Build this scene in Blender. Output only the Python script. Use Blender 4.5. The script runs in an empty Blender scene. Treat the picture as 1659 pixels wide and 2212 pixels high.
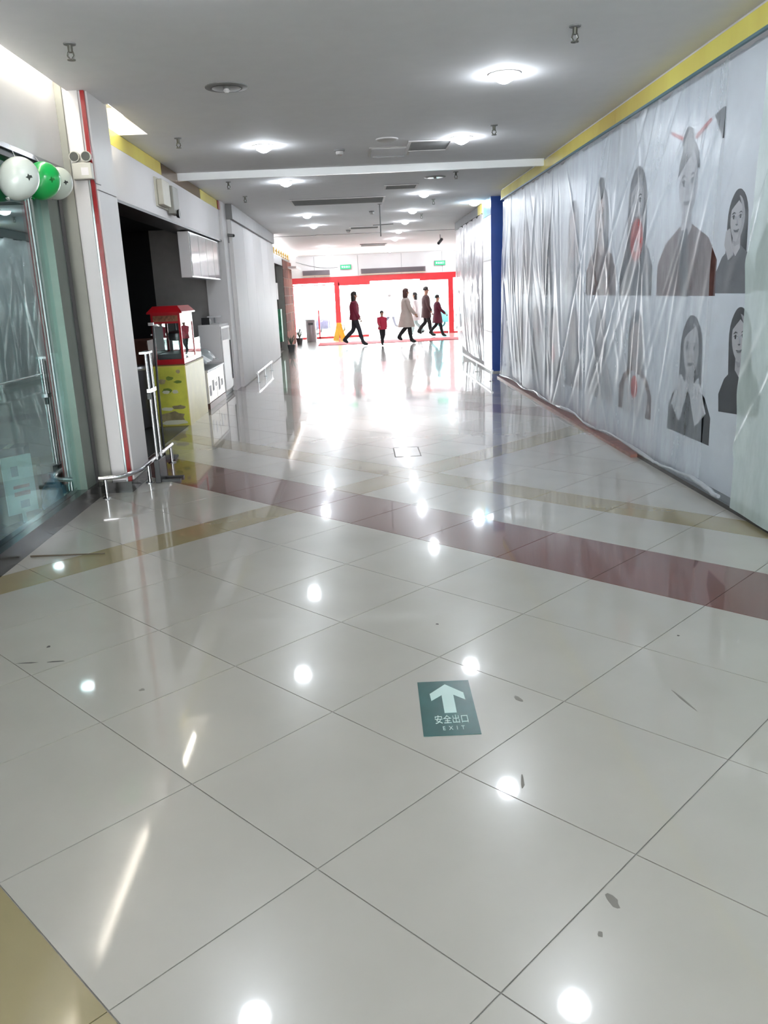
import bpy, bmesh, math, random
from mathutils import Vector, Matrix
random.seed(7)
S = bpy.context.scene
COL = S.collection
PI = math.pi

# ------------------------------------------------------------------ camera
PITCH, ROLL, YAW, FPX = 0.260953, -0.044439, 0.020870, 1776.67
_f = Vector((math.sin(YAW)*math.cos(PITCH), math.cos(YAW)*math.cos(PITCH), -math.sin(PITCH)))
_r = Vector((math.cos(YAW), -math.sin(YAW), 0))
_u = _r.cross(_f)
_r2 = math.cos(ROLL)*_r + math.sin(ROLL)*_u
_u2 = -math.sin(ROLL)*_r + math.cos(ROLL)*_u
cam = bpy.data.cameras.new('camera')
cam.sensor_fit = 'HORIZONTAL'; cam.sensor_width = 36.0; cam.lens = FPX*36.0/1659.0
cam.clip_start = 0.05; cam.clip_end = 500
co = bpy.data.objects.new('camera', cam); COL.objects.link(co)
m3 = Matrix((_r2, _u2, -_f)).transposed()
co.matrix_world = Matrix.Translation((0, 0, 1.68)) @ m3.to_4x4()
S.camera = co

# ------------------------------------------------------------------ world, exposure
W = bpy.data.worlds.new('overcast_sky'); S.world = W; W.use_nodes = True
bg = W.node_tree.nodes['Background']
bg.inputs['Color'].default_value = (0.97, 0.98, 1.0, 1)
bg.inputs['Strength'].default_value = 7.5
S.view_settings.view_transform = 'Standard'
S.view_settings.look = 'None'
S.view_settings.exposure = 1.32
S.view_settings.gamma = 1.0
S.view_settings.use_curve_mapping = False
S.cycles.adaptive_threshold = 0.03; S.cycles.max_bounces = 6; S.cycles.diffuse_bounces = 3; S.cycles.glossy_bounces = 3; S.cycles.transmission_bounces = 2; S.cycles.transparent_max_bounces = 8
S.cycles.caustics_reflective = False; S.cycles.caustics_refractive = False
LAMP = 74.0          # radiance of a ceiling downlight
COVE = 22.0          # radiance of a cove tube

# ------------------------------------------------------------------ materials
def schlick(nt, f0, gain=1.0):
    lw = nt.nodes.new('ShaderNodeLayerWeight'); lw.inputs['Blend'].default_value = 0.5
    pw = nt.nodes.new('ShaderNodeMath'); pw.operation = 'POWER'; pw.inputs[1].default_value = 5.0
    nt.links.new(lw.outputs['Facing'], pw.inputs[0])
    ma = nt.nodes.new('ShaderNodeMath'); ma.operation = 'MULTIPLY_ADD'; ma.inputs[1].default_value = (1-f0)*gain; ma.inputs[2].default_value = f0
    nt.links.new(pw.outputs[0], ma.inputs[0])
    return ma.outputs[0]
def lin(c):
    return tuple(((v/255)/12.92 if v/255 <= 0.04045 else ((v/255+0.055)/1.055)**2.4) for v in c)
MATS = {}
def mat(name, rgb, rough=0.5, metal=0.0, var=0.06, scale=6.0, emit=0.0, spec=0.5, bump=0.0, bscale=40, coat=0.0, crough=0.03, alpha=1.0, trans=0.0, stretch=None, ior=None):
    if name in MATS: return MATS[name]
    m = bpy.data.materials.new(name); m.use_nodes = True
    nt = m.node_tree; b = nt.nodes['Principled BSDF']
    c = lin(rgb)
    b.inputs['Roughness'].default_value = rough
    b.inputs['Metallic'].default_value = metal
    b.inputs['Specular IOR Level'].default_value = spec
    b.inputs['Coat Weight'].default_value = coat; b.inputs['Coat Roughness'].default_value = crough
    b.inputs['Alpha'].default_value = alpha
    b.inputs['Transmission Weight'].default_value = trans
    if ior: b.inputs['IOR'].default_value = ior
    tc = nt.nodes.new('ShaderNodeTexCoord')
    mp = nt.nodes.new('ShaderNodeMapping')
    if stretch: mp.inputs['Scale'].default_value = stretch
    nz = nt.nodes.new('ShaderNodeTexNoise'); nz.inputs['Scale'].default_value = scale; nz.inputs['Detail'].default_value = 5
    nt.links.new(tc.outputs['Object'], mp.inputs['Vector']); nt.links.new(mp.outputs['Vector'], nz.inputs['Vector'])
    rp = nt.nodes.new('ShaderNodeValToRGB')
    rp.color_ramp.elements[0].position = 0.3; rp.color_ramp.elements[1].position = 0.7
    rp.color_ramp.elements[0].color = (*[max(0, v*(1-var)) for v in c], 1)
    rp.color_ramp.elements[1].color = (*[min(1, v*(1+var)) for v in c], 1)
    nt.links.new(nz.outputs['Fac'], rp.inputs['Fac'])
    nt.links.new(rp.outputs['Color'], b.inputs['Base Color'])
    if emit:
        nt.links.new(rp.outputs['Color'], b.inputs['Emission Color']); b.inputs['Emission Strength'].default_value = emit
    if bump:
        bp = nt.nodes.new('ShaderNodeBump'); bp.inputs['Strength'].default_value = bump
        n2 = nt.nodes.new('ShaderNodeTexNoise'); n2.inputs['Scale'].default_value = bscale
        nt.links.new(mp.outputs['Vector'], n2.inputs['Vector'])
        nt.links.new(n2.outputs['Fac'], bp.inputs['Height']); nt.links.new(bp.outputs['Normal'], b.inputs['Normal'])
    MATS[name] = m
    return m

def film(name, rgb, opacity, vary, gloss=0.18, rough=0.22, scale=2.0, stretch=(1, 1, 1), trl=0.4):
    """thin plastic film: part clear, part milky, with a sheen"""
    m = bpy.data.materials.new(name); m.use_nodes = True
    nt = m.node_tree; nt.nodes.clear()
    out = nt.nodes.new('ShaderNodeOutputMaterial')
    tr = nt.nodes.new('ShaderNodeBsdfTransparent'); tr.inputs['Color'].default_value = (0.97, 0.985, 1.0, 1)
    df = nt.nodes.new('ShaderNodeBsdfDiffuse'); df.inputs['Color'].default_value = (*lin(rgb), 1)
    tl = nt.nodes.new('ShaderNodeBsdfTranslucent'); tl.inputs['Color'].default_value = (*lin(rgb), 1)
    mx1 = nt.nodes.new('ShaderNodeMixShader'); mx1.inputs[0].default_value = trl
    nt.links.new(df.outputs[0], mx1.inputs[1]); nt.links.new(tl.outputs[0], mx1.inputs[2])
    gl = nt.nodes.new('ShaderNodeBsdfGlossy'); gl.inputs['Roughness'].default_value = rough
    tc = nt.nodes.new('ShaderNodeTexCoord'); mp = nt.nodes.new('ShaderNodeMapping'); mp.inputs['Scale'].default_value = stretch
    nz = nt.nodes.new('ShaderNodeTexNoise'); nz.inputs['Scale'].default_value = scale; nz.inputs['Detail'].default_value = 6; nz.inputs['Roughness'].default_value = 0.65
    nt.links.new(tc.outputs['Object'], mp.inputs['Vector']); nt.links.new(mp.outputs[0], nz.inputs['Vector'])
    mr = nt.nodes.new('ShaderNodeMapRange')
    mr.inputs['From Min'].default_value = 0.3; mr.inputs['From Max'].default_value = 0.7
    mr.inputs['To Min'].default_value = opacity-vary; mr.inputs['To Max'].default_value = opacity+vary
    nt.links.new(nz.outputs['Fac'], mr.inputs['Value'])
    mx2 = nt.nodes.new('ShaderNodeMixShader')
    nt.links.new(mr.outputs[0], mx2.inputs[0]); nt.links.new(tr.outputs[0], mx2.inputs[1]); nt.links.new(mx1.outputs[0], mx2.inputs[2])
    mx3 = nt.nodes.new('ShaderNodeMixShader')
    sc = schlick(nt, 0.02+gloss*0.2, 0.6)
    nt.links.new(sc, mx3.inputs[0]); nt.links.new(mx2.outputs[0], mx3.inputs[1]); nt.links.new(gl.outputs[0], mx3.inputs[2])
    nt.links.new(mx3.outputs[0], out.inputs['Surface'])
    MATS[name] = m
    return m

def glass(name, tint, rough=0.0, ior=1.5, boost=0.0):
    """thin architectural pane: fresnel mirror over a tinted clear pass"""
    m = bpy.data.materials.new(name); m.use_nodes = True
    nt = m.node_tree; nt.nodes.clear()
    out = nt.nodes.new('ShaderNodeOutputMaterial')
    tr = nt.nodes.new('ShaderNodeBsdfTransparent'); tr.inputs['Color'].default_value = (*tint, 1)
    gl = nt.nodes.new('ShaderNodeBsdfGlossy'); gl.inputs['Roughness'].default_value = rough
    gl.inputs['Color'].default_value = (0.9, 1.0, 0.98, 1)
    sc = schlick(nt, ((ior-1)/(ior+1))**2, 0.9)
    tc = nt.nodes.new('ShaderNodeTexCoord'); nz = nt.nodes.new('ShaderNodeTexNoise'); nz.inputs['Scale'].default_value = 1.5
    nt.links.new(tc.outputs['Object'], nz.inputs['Vector'])
    mr = nt.nodes.new('ShaderNodeMapRange'); mr.inputs['To Min'].default_value = boost; mr.inputs['To Max'].default_value = boost+0.02
    nt.links.new(nz.outputs['Fac'], mr.inputs['Value'])
    ad = nt.nodes.new('ShaderNodeMath'); ad.operation = 'ADD'; ad.use_clamp = True
    nt.links.new(sc, ad.inputs[0]); nt.links.new(mr.outputs[0], ad.inputs[1])
    mx = nt.nodes.new('ShaderNodeMixShader')
    nt.links.new(ad.outputs[0], mx.inputs[0]); nt.links.new(tr.outputs[0], mx.inputs[1]); nt.links.new(gl.outputs[0], mx.inputs[2])
    nt.links.new(mx.outputs[0], out.inputs['Surface'])
    MATS[name] = m
    return m

M_cream = mat('cream_tile', (172, 168, 159), 0.26, var=0.03, scale=3.0, spec=0.6, coat=0.8, crough=0.045)
M_beige = mat('beige_tile', (146, 134, 98), 0.26, var=0.03, scale=5.0, spec=0.6, coat=0.8, crough=0.045)
M_brown = mat('brown_tile', (104, 60, 50), 0.26, var=0.10, scale=6.0, spec=0.6, coat=0.8, crough=0.05)
M_grout = mat('grout', (158, 156, 150), 0.8)
M_ceil = mat('ceiling_paint', (236, 236, 238), 0.85, var=0.015)
M_white = mat('white_paint', (228, 225, 225), 0.6, spec=0.3, var=0.02, scale=2)
M_wpanel = mat('white_panel', (226, 223, 222), 0.42, var=0.03, scale=2, spec=0.35)
M_greyp = mat('grey_beige_panel', (158, 158, 148), 0.4, var=0.06)
M_red = mat('red_strip', (150, 22, 26), 0.3, var=0.15)
M_gold = mat('brass_band', (255, 224, 112), 0.24, metal=0.05, var=0.25, scale=0.9, stretch=(1, 1, 0.2))  # patchy tone in the colour stands in for lamp reflections
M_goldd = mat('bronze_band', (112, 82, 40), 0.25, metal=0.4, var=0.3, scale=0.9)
M_black = mat('black_stone', (38, 38, 36), 0.18, var=0.25, scale=20)
M_blackm = mat('black_metal', (28, 28, 30), 0.4)
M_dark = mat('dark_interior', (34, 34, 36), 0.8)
M_grey = mat('grey_wall', (178, 175, 172), 0.6)
M_dgrey = mat('dark_grey', (82, 82, 84), 0.6)
M_mgrey = mat('mid_grey', (128, 128, 128), 0.5)
M_chrome = mat('chrome', (214, 214, 216), 0.16, metal=1.0, var=0.03)
M_steel = mat('brushed_steel', (176, 178, 180), 0.32, metal=0.9, var=0.05)
M_lamp = mat('lamp_glow', (240, 247, 255), 0.5, emit=LAMP, var=0.0)
M_tube = mat('tube_glow', (255, 250, 236), 0.5, emit=COVE, var=0.0)
M_lampoff = mat('lamp_unlit', (96, 98, 94), 0.25, metal=0.6)
M_bluep = mat('blue_panel', (16, 66, 150), 0.35, var=0.06)
M_doorred = mat('door_red', (204, 40, 48), 0.35, var=0.05)
M_glass = glass('shop_glass', (0.66, 0.86, 0.84), 0.0, 1.5, 0.14)
M_dglass = glass('door_glass', (0.93, 0.97, 0.97))
M_cglass = glass('cabinet_glass', (0.85, 0.88, 0.88), 0.0, 1.5, 0.04)
M_sheet = film('plastic_sheet', (236, 245, 255), 0.27, 0.11, trl=0.15, stretch=(1, 2.6, 0.7), scale=1.6, gloss=0.05, rough=0.3)
M_sheet2 = film('thick_plastic_sheet', (228, 244, 240), 0.62, 0.1, trl=0.15, stretch=(1, 2, 0.7), scale=2.0)
M_sheet3 = film('far_plastic_sheet', (232, 228, 232), 0.66, 0.1, stretch=(1, 2, 0.7), scale=2.0)
M_skin = mat('skin', (196, 150, 128), 0.55)

# ------------------------------------------------------------------ mesh builder
class MB:
    def __init__(s): s.v = []; s.f = []
    def add(s, vs, fs):
        o = len(s.v); s.v += [tuple(v) for v in vs]; s.f += [tuple(i+o for i in f) for f in fs]; return s
    def box(s, x0, x1, y0, y1, z0, z1):
        return s.add([(x0,y0,z0),(x1,y0,z0),(x1,y1,z0),(x0,y1,z0),(x0,y0,z1),(x1,y0,z1),(x1,y1,z1),(x0,y1,z1)],
                     [(3,2,1,0),(4,5,6,7),(0,1,5,4),(1,2,6,5),(2,3,7,6),(3,0,4,7)])
    def prism(s, pts, axis, a0, a1):
        """pts: 2D polygon (ccw); axis x/y/z is the extrusion axis"""
        n = len(pts)
        def P(p, a):
            return {'x': (a, p[0], p[1]), 'y': (p[0], a, p[1]), 'z': (p[0], p[1], a)}[axis]
        vs = [P(p, a0) for p in pts]+[P(p, a1) for p in pts]
        fs = [tuple(reversed(range(n))), tuple(range(n, 2*n))]+[(i, (i+1) % n, n+(i+1) % n, n+i) for i in range(n)]
        return s.add(vs, fs)
    def tube(s, pts, r, n=10, cap=True):
        pts = [Vector(p) for p in pts]; rs = r if isinstance(r, (list, tuple)) else [r]*len(pts)
        vs = []; fs = []; up = None
        for i, p in enumerate(pts):
            d = (pts[min(i+1, len(pts)-1)]-pts[max(i-1, 0)]).normalized()
            if up is None:
                up = Vector((0, 0, 1)) if abs(d.z) < 0.9 else Vector((1, 0, 0))
            a = d.cross(up).normalized(); b = a.cross(d).normalized(); up = b
            for k in range(n):
                t = 2*PI*k/n; vs.append(p+a*math.cos(t)*rs[i]+b*math.sin(t)*rs[i])
        for i in range(len(pts)-1):
            for k in range(n):
                k2 = (k+1) % n
                fs.append((i*n+k, i*n+k2, (i+1)*n+k2, (i+1)*n+k))
        if cap:
            fs.append(tuple(range(n))); e = (len(pts)-1)*n; fs.append(tuple(reversed(range(e, e+n))))
        return s.add(vs, fs)
    def lathe(s, prof, c=(0,0,0), n=20, axis='z'):
        vs = []; fs = []
        for (r, h) in prof:
            for k in range(n):
                t = 2*PI*k/n
                q = (r*math.cos(t), r*math.sin(t), h)
                if axis == 'x': q = (h, q[0], q[1])
                if axis == 'y': q = (q[0], h, q[1])
                vs.append((c[0]+q[0], c[1]+q[1], c[2]+q[2]))
        m = len(prof)
        for i in range(m-1):
            for k in range(n):
                k2 = (k+1) % n; fs.append((i*n+k, i*n+k2, (i+1)*n+k2, (i+1)*n+k))
        fs.append(tuple(reversed(range(n)))); fs.append(tuple(range((m-1)*n, m*n)))
        return s.add(vs, fs)
    def ball(s, c, r, n=16, m=10):
        rx, ry, rz = r if isinstance(r, (list, tuple)) else (r, r, r)
        vs = [(c[0], c[1], c[2]-rz)]; fs = []
        for i in range(1, m):
            ph = -PI/2+PI*i/m
            for k in range(n):
                t = 2*PI*k/n; vs.append((c[0]+rx*math.cos(ph)*math.cos(t), c[1]+ry*math.cos(ph)*math.sin(t), c[2]+rz*math.sin(ph)))
        vs.append((c[0], c[1], c[2]+rz))
        for k in range(n): fs.append((0, 1+(k+1) % n, 1+k))
        for i in range(m-2):
            for k in range(n):
                a = 1+i*n; k2 = (k+1) % n; fs.append((a+k, a+k2, a+n+k2, a+n+k))
        l = len(vs)-1; a = 1+(m-2)*n
        for k in range(n): fs.append((a+k, a+(k+1) % n, l))
        return s.add(vs, fs)
    def rings(s, rgs, cap=True):
        n = len(rgs[0]); vs = [p for r in rgs for p in r]; fs = []
        for i in range(len(rgs)-1):
            for k in range(n):
                k2 = (k+1) % n; fs.append((i*n+k, i*n+k2, (i+1)*n+k2, (i+1)*n+k))
        if cap:
            fs.append(tuple(reversed(range(n)))); e = (len(rgs)-1)*n; fs.append(tuple(range(e, e+n)))
        return s.add(vs, fs)
    def mesh(s, name, smooth=False):
        me = bpy.data.meshes.new(name); me.from_pydata(s.v, [], s.f); me.update()
        bm = bmesh.new(); bm.from_mesh(me); bmesh.ops.recalc_face_normals(bm, faces=bm.faces); bm.to_mesh(me); bm.free()
        if smooth:
            for p in me.polygons: p.use_smooth = True
            try: me.set_sharp_from_angle(angle=math.radians(40))
            except Exception: pass
        return me
    def build(s, name, m, parent=None, smooth=False, label=None, cat=None, group=None, kind=None, loc=None, bevel=0.0):
        me = s.mesh(name, smooth); me.materials.append(m)
        o = bpy.data.objects.new(name, me); COL.objects.link(o)
        if parent is not None: o.parent = parent
        if loc: o.location = loc
        if bevel:
            b = o.modifiers.new('bevel', 'BEVEL'); b.width = bevel; b.segments = 2; b.limit_method = 'ANGLE'
        return tag(o, label, cat, group, kind)

def tag(o, label=None, cat=None, group=None, kind=None):
    if label: o['label'] = label
    if cat: o['category'] = cat
    if group: o['group'] = group
    if kind: o['kind'] = kind
    return o
def thing(name, loc, label=None, cat=None, group=None, kind=None, rz=0.0):
    o = bpy.data.objects.new(name, None); COL.objects.link(o)
    o.location = loc; o.rotation_euler = (0, 0, rz); o.empty_display_size = 0.1
    return tag(o, label, cat, group, kind)
def copy_tree(o, parent=None):
    c = o.copy(); COL.objects.link(c); c.parent = parent
    for ch in list(o.children): copy_tree(ch, c)
    return c
def textmesh(name, body, size, m, parent, loc, rot=(0, 0, 0), align='CENTER', sx=1.0, sy=1.0, ext=0.0008):
    cu = bpy.data.curves.new(name, 'FONT'); cu.body = body; cu.size = size; cu.align_x = align; cu.align_y = 'CENTER'; cu.extrude = ext
    t = bpy.data.objects.new(name+'_src', cu); COL.objects.link(t)
    dg = bpy.context.evaluated_depsgraph_get()
    me = bpy.data.meshes.new_from_object(t.evaluated_get(dg))
    bpy.data.objects.remove(t); bpy.data.curves.remove(cu)
    me.name = name; me.materials.clear(); me.materials.append(m)
    o = bpy.data.objects.new(name, me); COL.objects.link(o); o.parent = parent
    o.location = loc; o.rotation_euler = rot; o.scale = (sx, sy, 1)
    return o
def struct(name, mb, m, parent=None, **k):
    return mb.build(name, m, parent, kind=None if parent else 'structure', **k)

CZ = 3.39
def ceil_z(y): return CZ if y <= 25.6 else CZ-0.0316*(y-25.6)

# ================================================================== FLOOR
floor = struct('floor', MB().box(-6.5, 5.0, -12.0, 33.7, -0.2, -0.004), M_grout)
T = 0.684233; TH = -0.018965; OFF = (-0.205366, 2.138)
cth, sth = math.cos(TH), math.sin(TH)
def uvw(a, b):
    r = T/math.sqrt(2); x0 = (a+b)*r; y0 = (b-a)*r
    return (OFF[0]+cth*x0-sth*y0, OFF[1]+sth*x0+cth*y0)
def clip(poly, ax, val, keep_less):
    out = []
    for i in range(len(poly)):
        p, q = poly[i], poly[(i+1) % len(poly)]
        pi = (p[ax] <= val) == keep_less; qi = (q[ax] <= val) == keep_less
        if pi: out.append(p)
        if pi != qi:
            t = (val-p[ax])/(q[ax]-p[ax]); out.append(tuple(p[k]+t*(q[k]-p[k]) for k in (0, 1)))
    return out
def area(p): return abs(sum(p[i][0]*p[(i+1) % len(p)][1]-p[(i+1) % len(p)][0]*p[i][1] for i in range(len(p))))/2
# joint lines along both tile directions, with the inlaid strips
bl = [(-1.5-k, -0.5-k) for k in range(10, 0, -1)]
B = [(-2.5-i, -1.5-i, 'c') for i in range(20, -1, -1)]+[(-1.5, -1, 'g')]+[(i, i+1, 'c') for i in range(-1, 4)]+[(4, 5, 'n'), (5, 6, 'c'), (6, 6.5, 'g')]
B += [(6.5+i, 7.5+i, 'c') for i in range(5)]+[(11.5, 12.5, 'n'), (12.5, 13.5, 'c'), (13.5, 14, 'g')]+[(14+i, 15+i, 'c') for i in range(30)]
A = [(i, i+1, 'c') for i in range(22, -4, -1)]+[(-4.88, -4, 'c') if False else (-4, -3, 'c'), (-4.88, -4, 'c'), (-5.4, -4.88, 'g')]
A = sorted(set(A), key=lambda q: -q[0])
A += [(-6.4-i, -5.4-i, 'c') for i in range(6)]+[(-12.4, -11.4, 'c')]+[(-13.4-i, -12.4-i, 'c') for i in range(34)]
TM = {'c': M_cream, 'g': M_beige, 'n': M_brown}
GAP = 0.0022
cells = []
for (a0, a1, ka) in A:
    for (b0, b1, kb) in B:
        k = 'n' if kb == 'n' else ('g' if 'g' in (ka, kb) else 'c')
        g = GAP/T
        p = [uvw(a0+g, b0+g), uvw(a1-g, b0+g), uvw(a1-g, b1-g), uvw(a0+g, b1-g)]
        cx = sum(q[0] for q in p)/4; cy = sum(q[1] for q in p)/4
        if cy < -11.5 or cy > 33.9 or abs(cx) > 6: continue
        for (ylo, yhi, xlo, xhi) in ((-11.5, 23.2, -2.42, 2.86), (23.2, 33.55, -2.42, 4.9)):
            q = clip(clip(clip(clip(p, 0, xlo, False), 0, xhi, True) if True else p, 1, ylo, False), 1, yhi, True) if p else p
            if len(q) >= 3 and area(q) > 0.002:
                cells.append((k, q, area(q), sum(v[1] for v in q)/len(q), sum(v[0] for v in q)/len(q)))
def tile_mb(mb, q):
    n = len(q)
    return mb.add([(x, y, 0) for x, y in q]+[(x, y, -0.009) for x, y in q], [tuple(range(n))]+[(i, n+i, n+(i+1) % n, (i+1) % n) for i in range(n)])
def seen(c):
    return 1.4 < c[3] < 17.5 and abs(c[4]) < 0.47*c[3]+0.9
vis = sorted([c for c in cells if seen(c)], key=lambda c: -c[2]/c[3]**3)[:300]
vis_ids = set(id(c) for c in vis)
rest = {'c': MB(), 'g': MB(), 'n': MB()}
for c in cells:
    if id(c) in vis_ids:
        x0, y0 = c[1][0]
        mb = tile_mb(MB(), [(x-c[4], y-c[3]) for x, y in c[1]])
        o = mb.build('floor_tile', TM[c[0]], floor, loc=(c[4], c[3], 0))
    else:
        tile_mb(rest[c[0]], c[1])
for k, nm in (('c', 'cream_tile_field'), ('g', 'beige_tile_strips'), ('n', 'brown_tile_strips')):
    if rest[k].f: rest[k].build(nm, TM[k], floor, kind='stuff')

SCUFFS = [(-1.666, 3.95, .012, .014, 0, 1), (-1.70, 3.762, .05, .006, 0, 1), (-1.564, 3.761, .05, .006, .05, 1), (-1.052, 3.404, .014, .012, 0, 0), (1.268, 3.03, .10, .006, 1.75, 0), (0.634, 1.93, .014, .03, .3, 0), (0.565, 1.814, .008, .010, 0, 0), (0.497, 2.53, .05, .006, 1.4, 0), (0.597, 3.129, .012, .03, .4, 0), (0.335, 3.978, .008, .008, 0, 1), (1.485, 3.677, .008, .008, 0, 1)]
# scuffs and specks trodden into the tiles, a flush access cover
M_scuff = mat('scuff', (120, 116, 108), 0.6); M_speck = mat('speck', (62, 58, 54), 0.7)
R0 = random.Random(31)
for (x, y, rx, ry, a, m_) in SCUFFS:
    pts = []
    for k in range(10):
        t = 2*PI*k/10; q = R0.uniform(0.7, 1.2); u, v = rx*q*math.cos(t), ry*q*math.sin(t)
        pts.append((u*math.cos(a)-v*math.sin(a), u*math.sin(a)+v*math.cos(a)))
    MB().prism(pts, 'z', 0.0002, 0.0006).build('scuff', M_speck if m_ else M_scuff, floor, loc=(x, y, 0))
acc = thing('floor_access_cover', (0.46, 8.77, 0), 'flush square access cover outlined in the far floor tiles', 'access cover')
MB().box(-0.13, 0.13, -0.26, 0.26, 0.0003, 0.0012).build('plate', M_cream, acc)
for (a, b, c, d) in ((-0.14, 0.14, -0.27, -0.26), (-0.14, 0.14, 0.26, 0.27), (-0.14, -0.13, -0.26, 0.26), (0.13, 0.14, -0.26, 0.26)):
    MB().box(a, b, c, d, 0.0003, 0.002).build('rim', M_scuff, acc)

# dark shop floor and pavement outside
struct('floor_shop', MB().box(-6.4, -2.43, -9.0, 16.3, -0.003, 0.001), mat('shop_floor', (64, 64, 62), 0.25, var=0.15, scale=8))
M_pave = mat('pavement', (196, 194, 190), 0.7, var=0.08, scale=3)
struct('ground_outside', MB().box(-30, 34, 33.72, 110, -0.2, -0.004), M_pave)

# ================================================================== CEILING
cm = MB()
cm.box(-2.30, 2.74, -9.0, 8.04, CZ, CZ+0.1)
cm.box(-2.11, 2.74, 8.04, 9.46, CZ, CZ+0.1)
cm.box(-2.75, 2.74, 9.46, 12.30, CZ, CZ+0.1)
cm.box(-2.75, 2.90, 12.36, 23.2, CZ, CZ+0.1)
cm.box(-2.75, 4.9, 23.2, 25.58, CZ, CZ+0.1)
ceiling = struct('ceiling', cm, M_ceil)
zf = ceil_z(33.7)
MB().add([(-2.75, 25.62, CZ), (4.9, 25.62, CZ), (4.9, 33.7, zf), (-2.75, 33.7, zf), (-2.75, 25.62, CZ+0.12), (4.9, 25.62, CZ+0.12), (4.9, 33.7, CZ+0.12), (-2.75, 33.7, CZ+0.12)],
         [(0, 1, 2, 3), (4, 5, 6, 7), (0, 1, 5, 4), (1, 2, 6, 5), (2, 3, 7, 6), (3, 0, 4, 7)]).build('entrance_panel', M_ceil, ceiling)
MB().box(-6.5, 5.0, -9.0, 33.8, 3.66, 3.8).build('deck', mat('deck_paint', (196, 196, 196), 0.9), ceiling)
MB().box(-2.75, -2.74, 8.0, 9.46, CZ, 3.66).build('cove_back', M_white, ceiling)
MB().box(-2.75, -2.11, 9.47, 9.50, CZ+0.1, 3.66).build('cove_side', M_white, ceiling)
struct('trim_1', MB().box(-2.40, 2.71, 12.30, 12.36, 3.295, CZ+0.05), mat('trim_white', (244, 246, 246), 0.3, var=0.01))
struct('trim_2', MB().box(-2.40, 4.8, 25.575, 25.625, CZ-0.012, CZ+0.06), M_mgrey)

# ================================================================== LEFT SIDE
# ---- glazed shopfront by the camera
wl = struct('wall_left', MB().box(-2.60, -2.40, -9.0, 7.50, 2.80, 3.66), M_wpanel)
MB().box(-2.402, -2.394, -9.0, 7.50, 2.765, 2.80).build('header_trim', M_steel, wl)
MB().box(-6.4, -2.6, 7.50, 7.60, 0, 3.66).build('partition', M_dgrey, wl)
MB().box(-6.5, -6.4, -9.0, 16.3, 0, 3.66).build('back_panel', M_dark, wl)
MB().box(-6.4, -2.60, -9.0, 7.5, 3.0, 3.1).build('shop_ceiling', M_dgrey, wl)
win = thing('window_1', (-2.44, 5.2, 0), kind='structure')
def rel(mb, o):     # shift a builder from world space into an empty's space
    l = o.location; rz = -o.rotation_euler.z; c, s_ = math.cos(rz), math.sin(rz)
    mb.v = [((x-l.x)*c-(y-l.y)*s_, (x-l.x)*s_+(y-l.y)*c, z-l.z) for x, y, z in mb.v]; return mb
M_frame = mat('green_grey_frame', (96, 108, 100), 0.35, metal=0.5)
rel(MB().box(-2.54, -2.40, -9.0, 7.30, 0.0, 0.14), win).build('sill', M_black, win)
for y in (-8.9, -5.6, -2.1, 1.4, 4.98):
    rel(MB().box(-2.50, -2.45, y, y+0.05, 0.14, 2.77), win).build('mullion', M_blackm, win)
rel(MB().box(-2.50, -2.41, 7.02, 7.34, 0.14, 2.77), win).build('end_post', M_frame, win)
rel(MB().box(-2.505, -2.402, 7.26, 7.34, 0.14, 2.77), win).build('post_edge', M_blackm, win)
rel(MB().box(-2.52, -2.42, -9.0, 7.3, 2.72, 2.765), win).build('head_rail', M_blackm, win)
for (a, b) in ((-8.8, -5.6), (-5.55, -2.1), (-2.05, 1.4), (1.45, 4.98), (5.03, 7.03)):
    rel(MB().box(-2.481, -2.469, a, b, 0.14, 2.73), win).build('pane', M_glass, win)

# ---- pillar by the shopfront
pil = struct('wall_pillar_left', MB().box(-2.60, -2.165, 7.53, 8.10, 0.0, 3.66), M_white)
MB().box(-2.60, -2.345, 7.502, 7.53, 0.10, 3.66).build('side_panel', M_greyp, pil)
MB().box(-2.332, -2.215, 7.505, 7.53, 0.16, 2.70).build('lower_panel', M_wpanel, pil, bevel=0.004)
MB().box(-2.332, -2.215, 7.505, 7.53, 2.706, 3.66).build('upper_panel', M_wpanel, pil, bevel=0.004)
MB().box(-2.193, -2.160, 7.500, 7.53, 0.10, 3.66).build('red_strip', M_red, pil)
MB().box(-2.210, -2.196, 7.500, 7.53, 0.10, 2.70).build('glass_strip', M_steel, pil)
MB().box(-2.165, -2.147, 7.54, 8.10, 0.10, 2.62).build('corridor_panel_lower', M_wpanel, pil, bevel=0.004)
MB().box(-2.165, -2.147, 7.54, 8.10, 2.626, 3.66).build('corridor_panel_upper', M_wpanel, pil, bevel=0.004)
MB().prism([(-2.60, 7.30), (-2.385, 7.30), (-2.385, 7.44), (-2.15, 7.45), (-2.14, 8.13), (-2.60, 8.13)], 'z', 0.0, 0.10).build('skirting', M_black, pil)

# emergency light on the pillar
e = thing('emergency_light', (-2.24, 7.502, 2.70), 'cream twin-headed emergency light on the pillar beside the red strip', 'emergency light')
MB().box(-0.075, 0.085, -0.07, 0, 0.0, 0.13).build('case', mat('cream_plastic', (205, 203, 192), 0.45), e, bevel=0.008)
for s in (-1, 1):
    h = MB().lathe([(0.030, 0.0), (0.042, -0.03), (0.042, -0.055)], (0.005+s*0.048, -0.02, 0.175), 18, 'y').build('lamp_head', MATS['cream_plastic'], e, smooth=True)
    MB().lathe([(0.036, -0.0545), (0.036, -0.058)], (0.005+s*0.048, -0.02, 0.175), 18, 'y').build('lens', M_lampoff, h)
MB().box(-0.03, 0.04, -0.03, -0.01, 0.125, 0.15).build('neck', MATS['cream_plastic'], e)
MB().box(0.0, 0.06, -0.0715, -0.07, 0.03, 0.09).build('nameplate', M_white, e)
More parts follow.
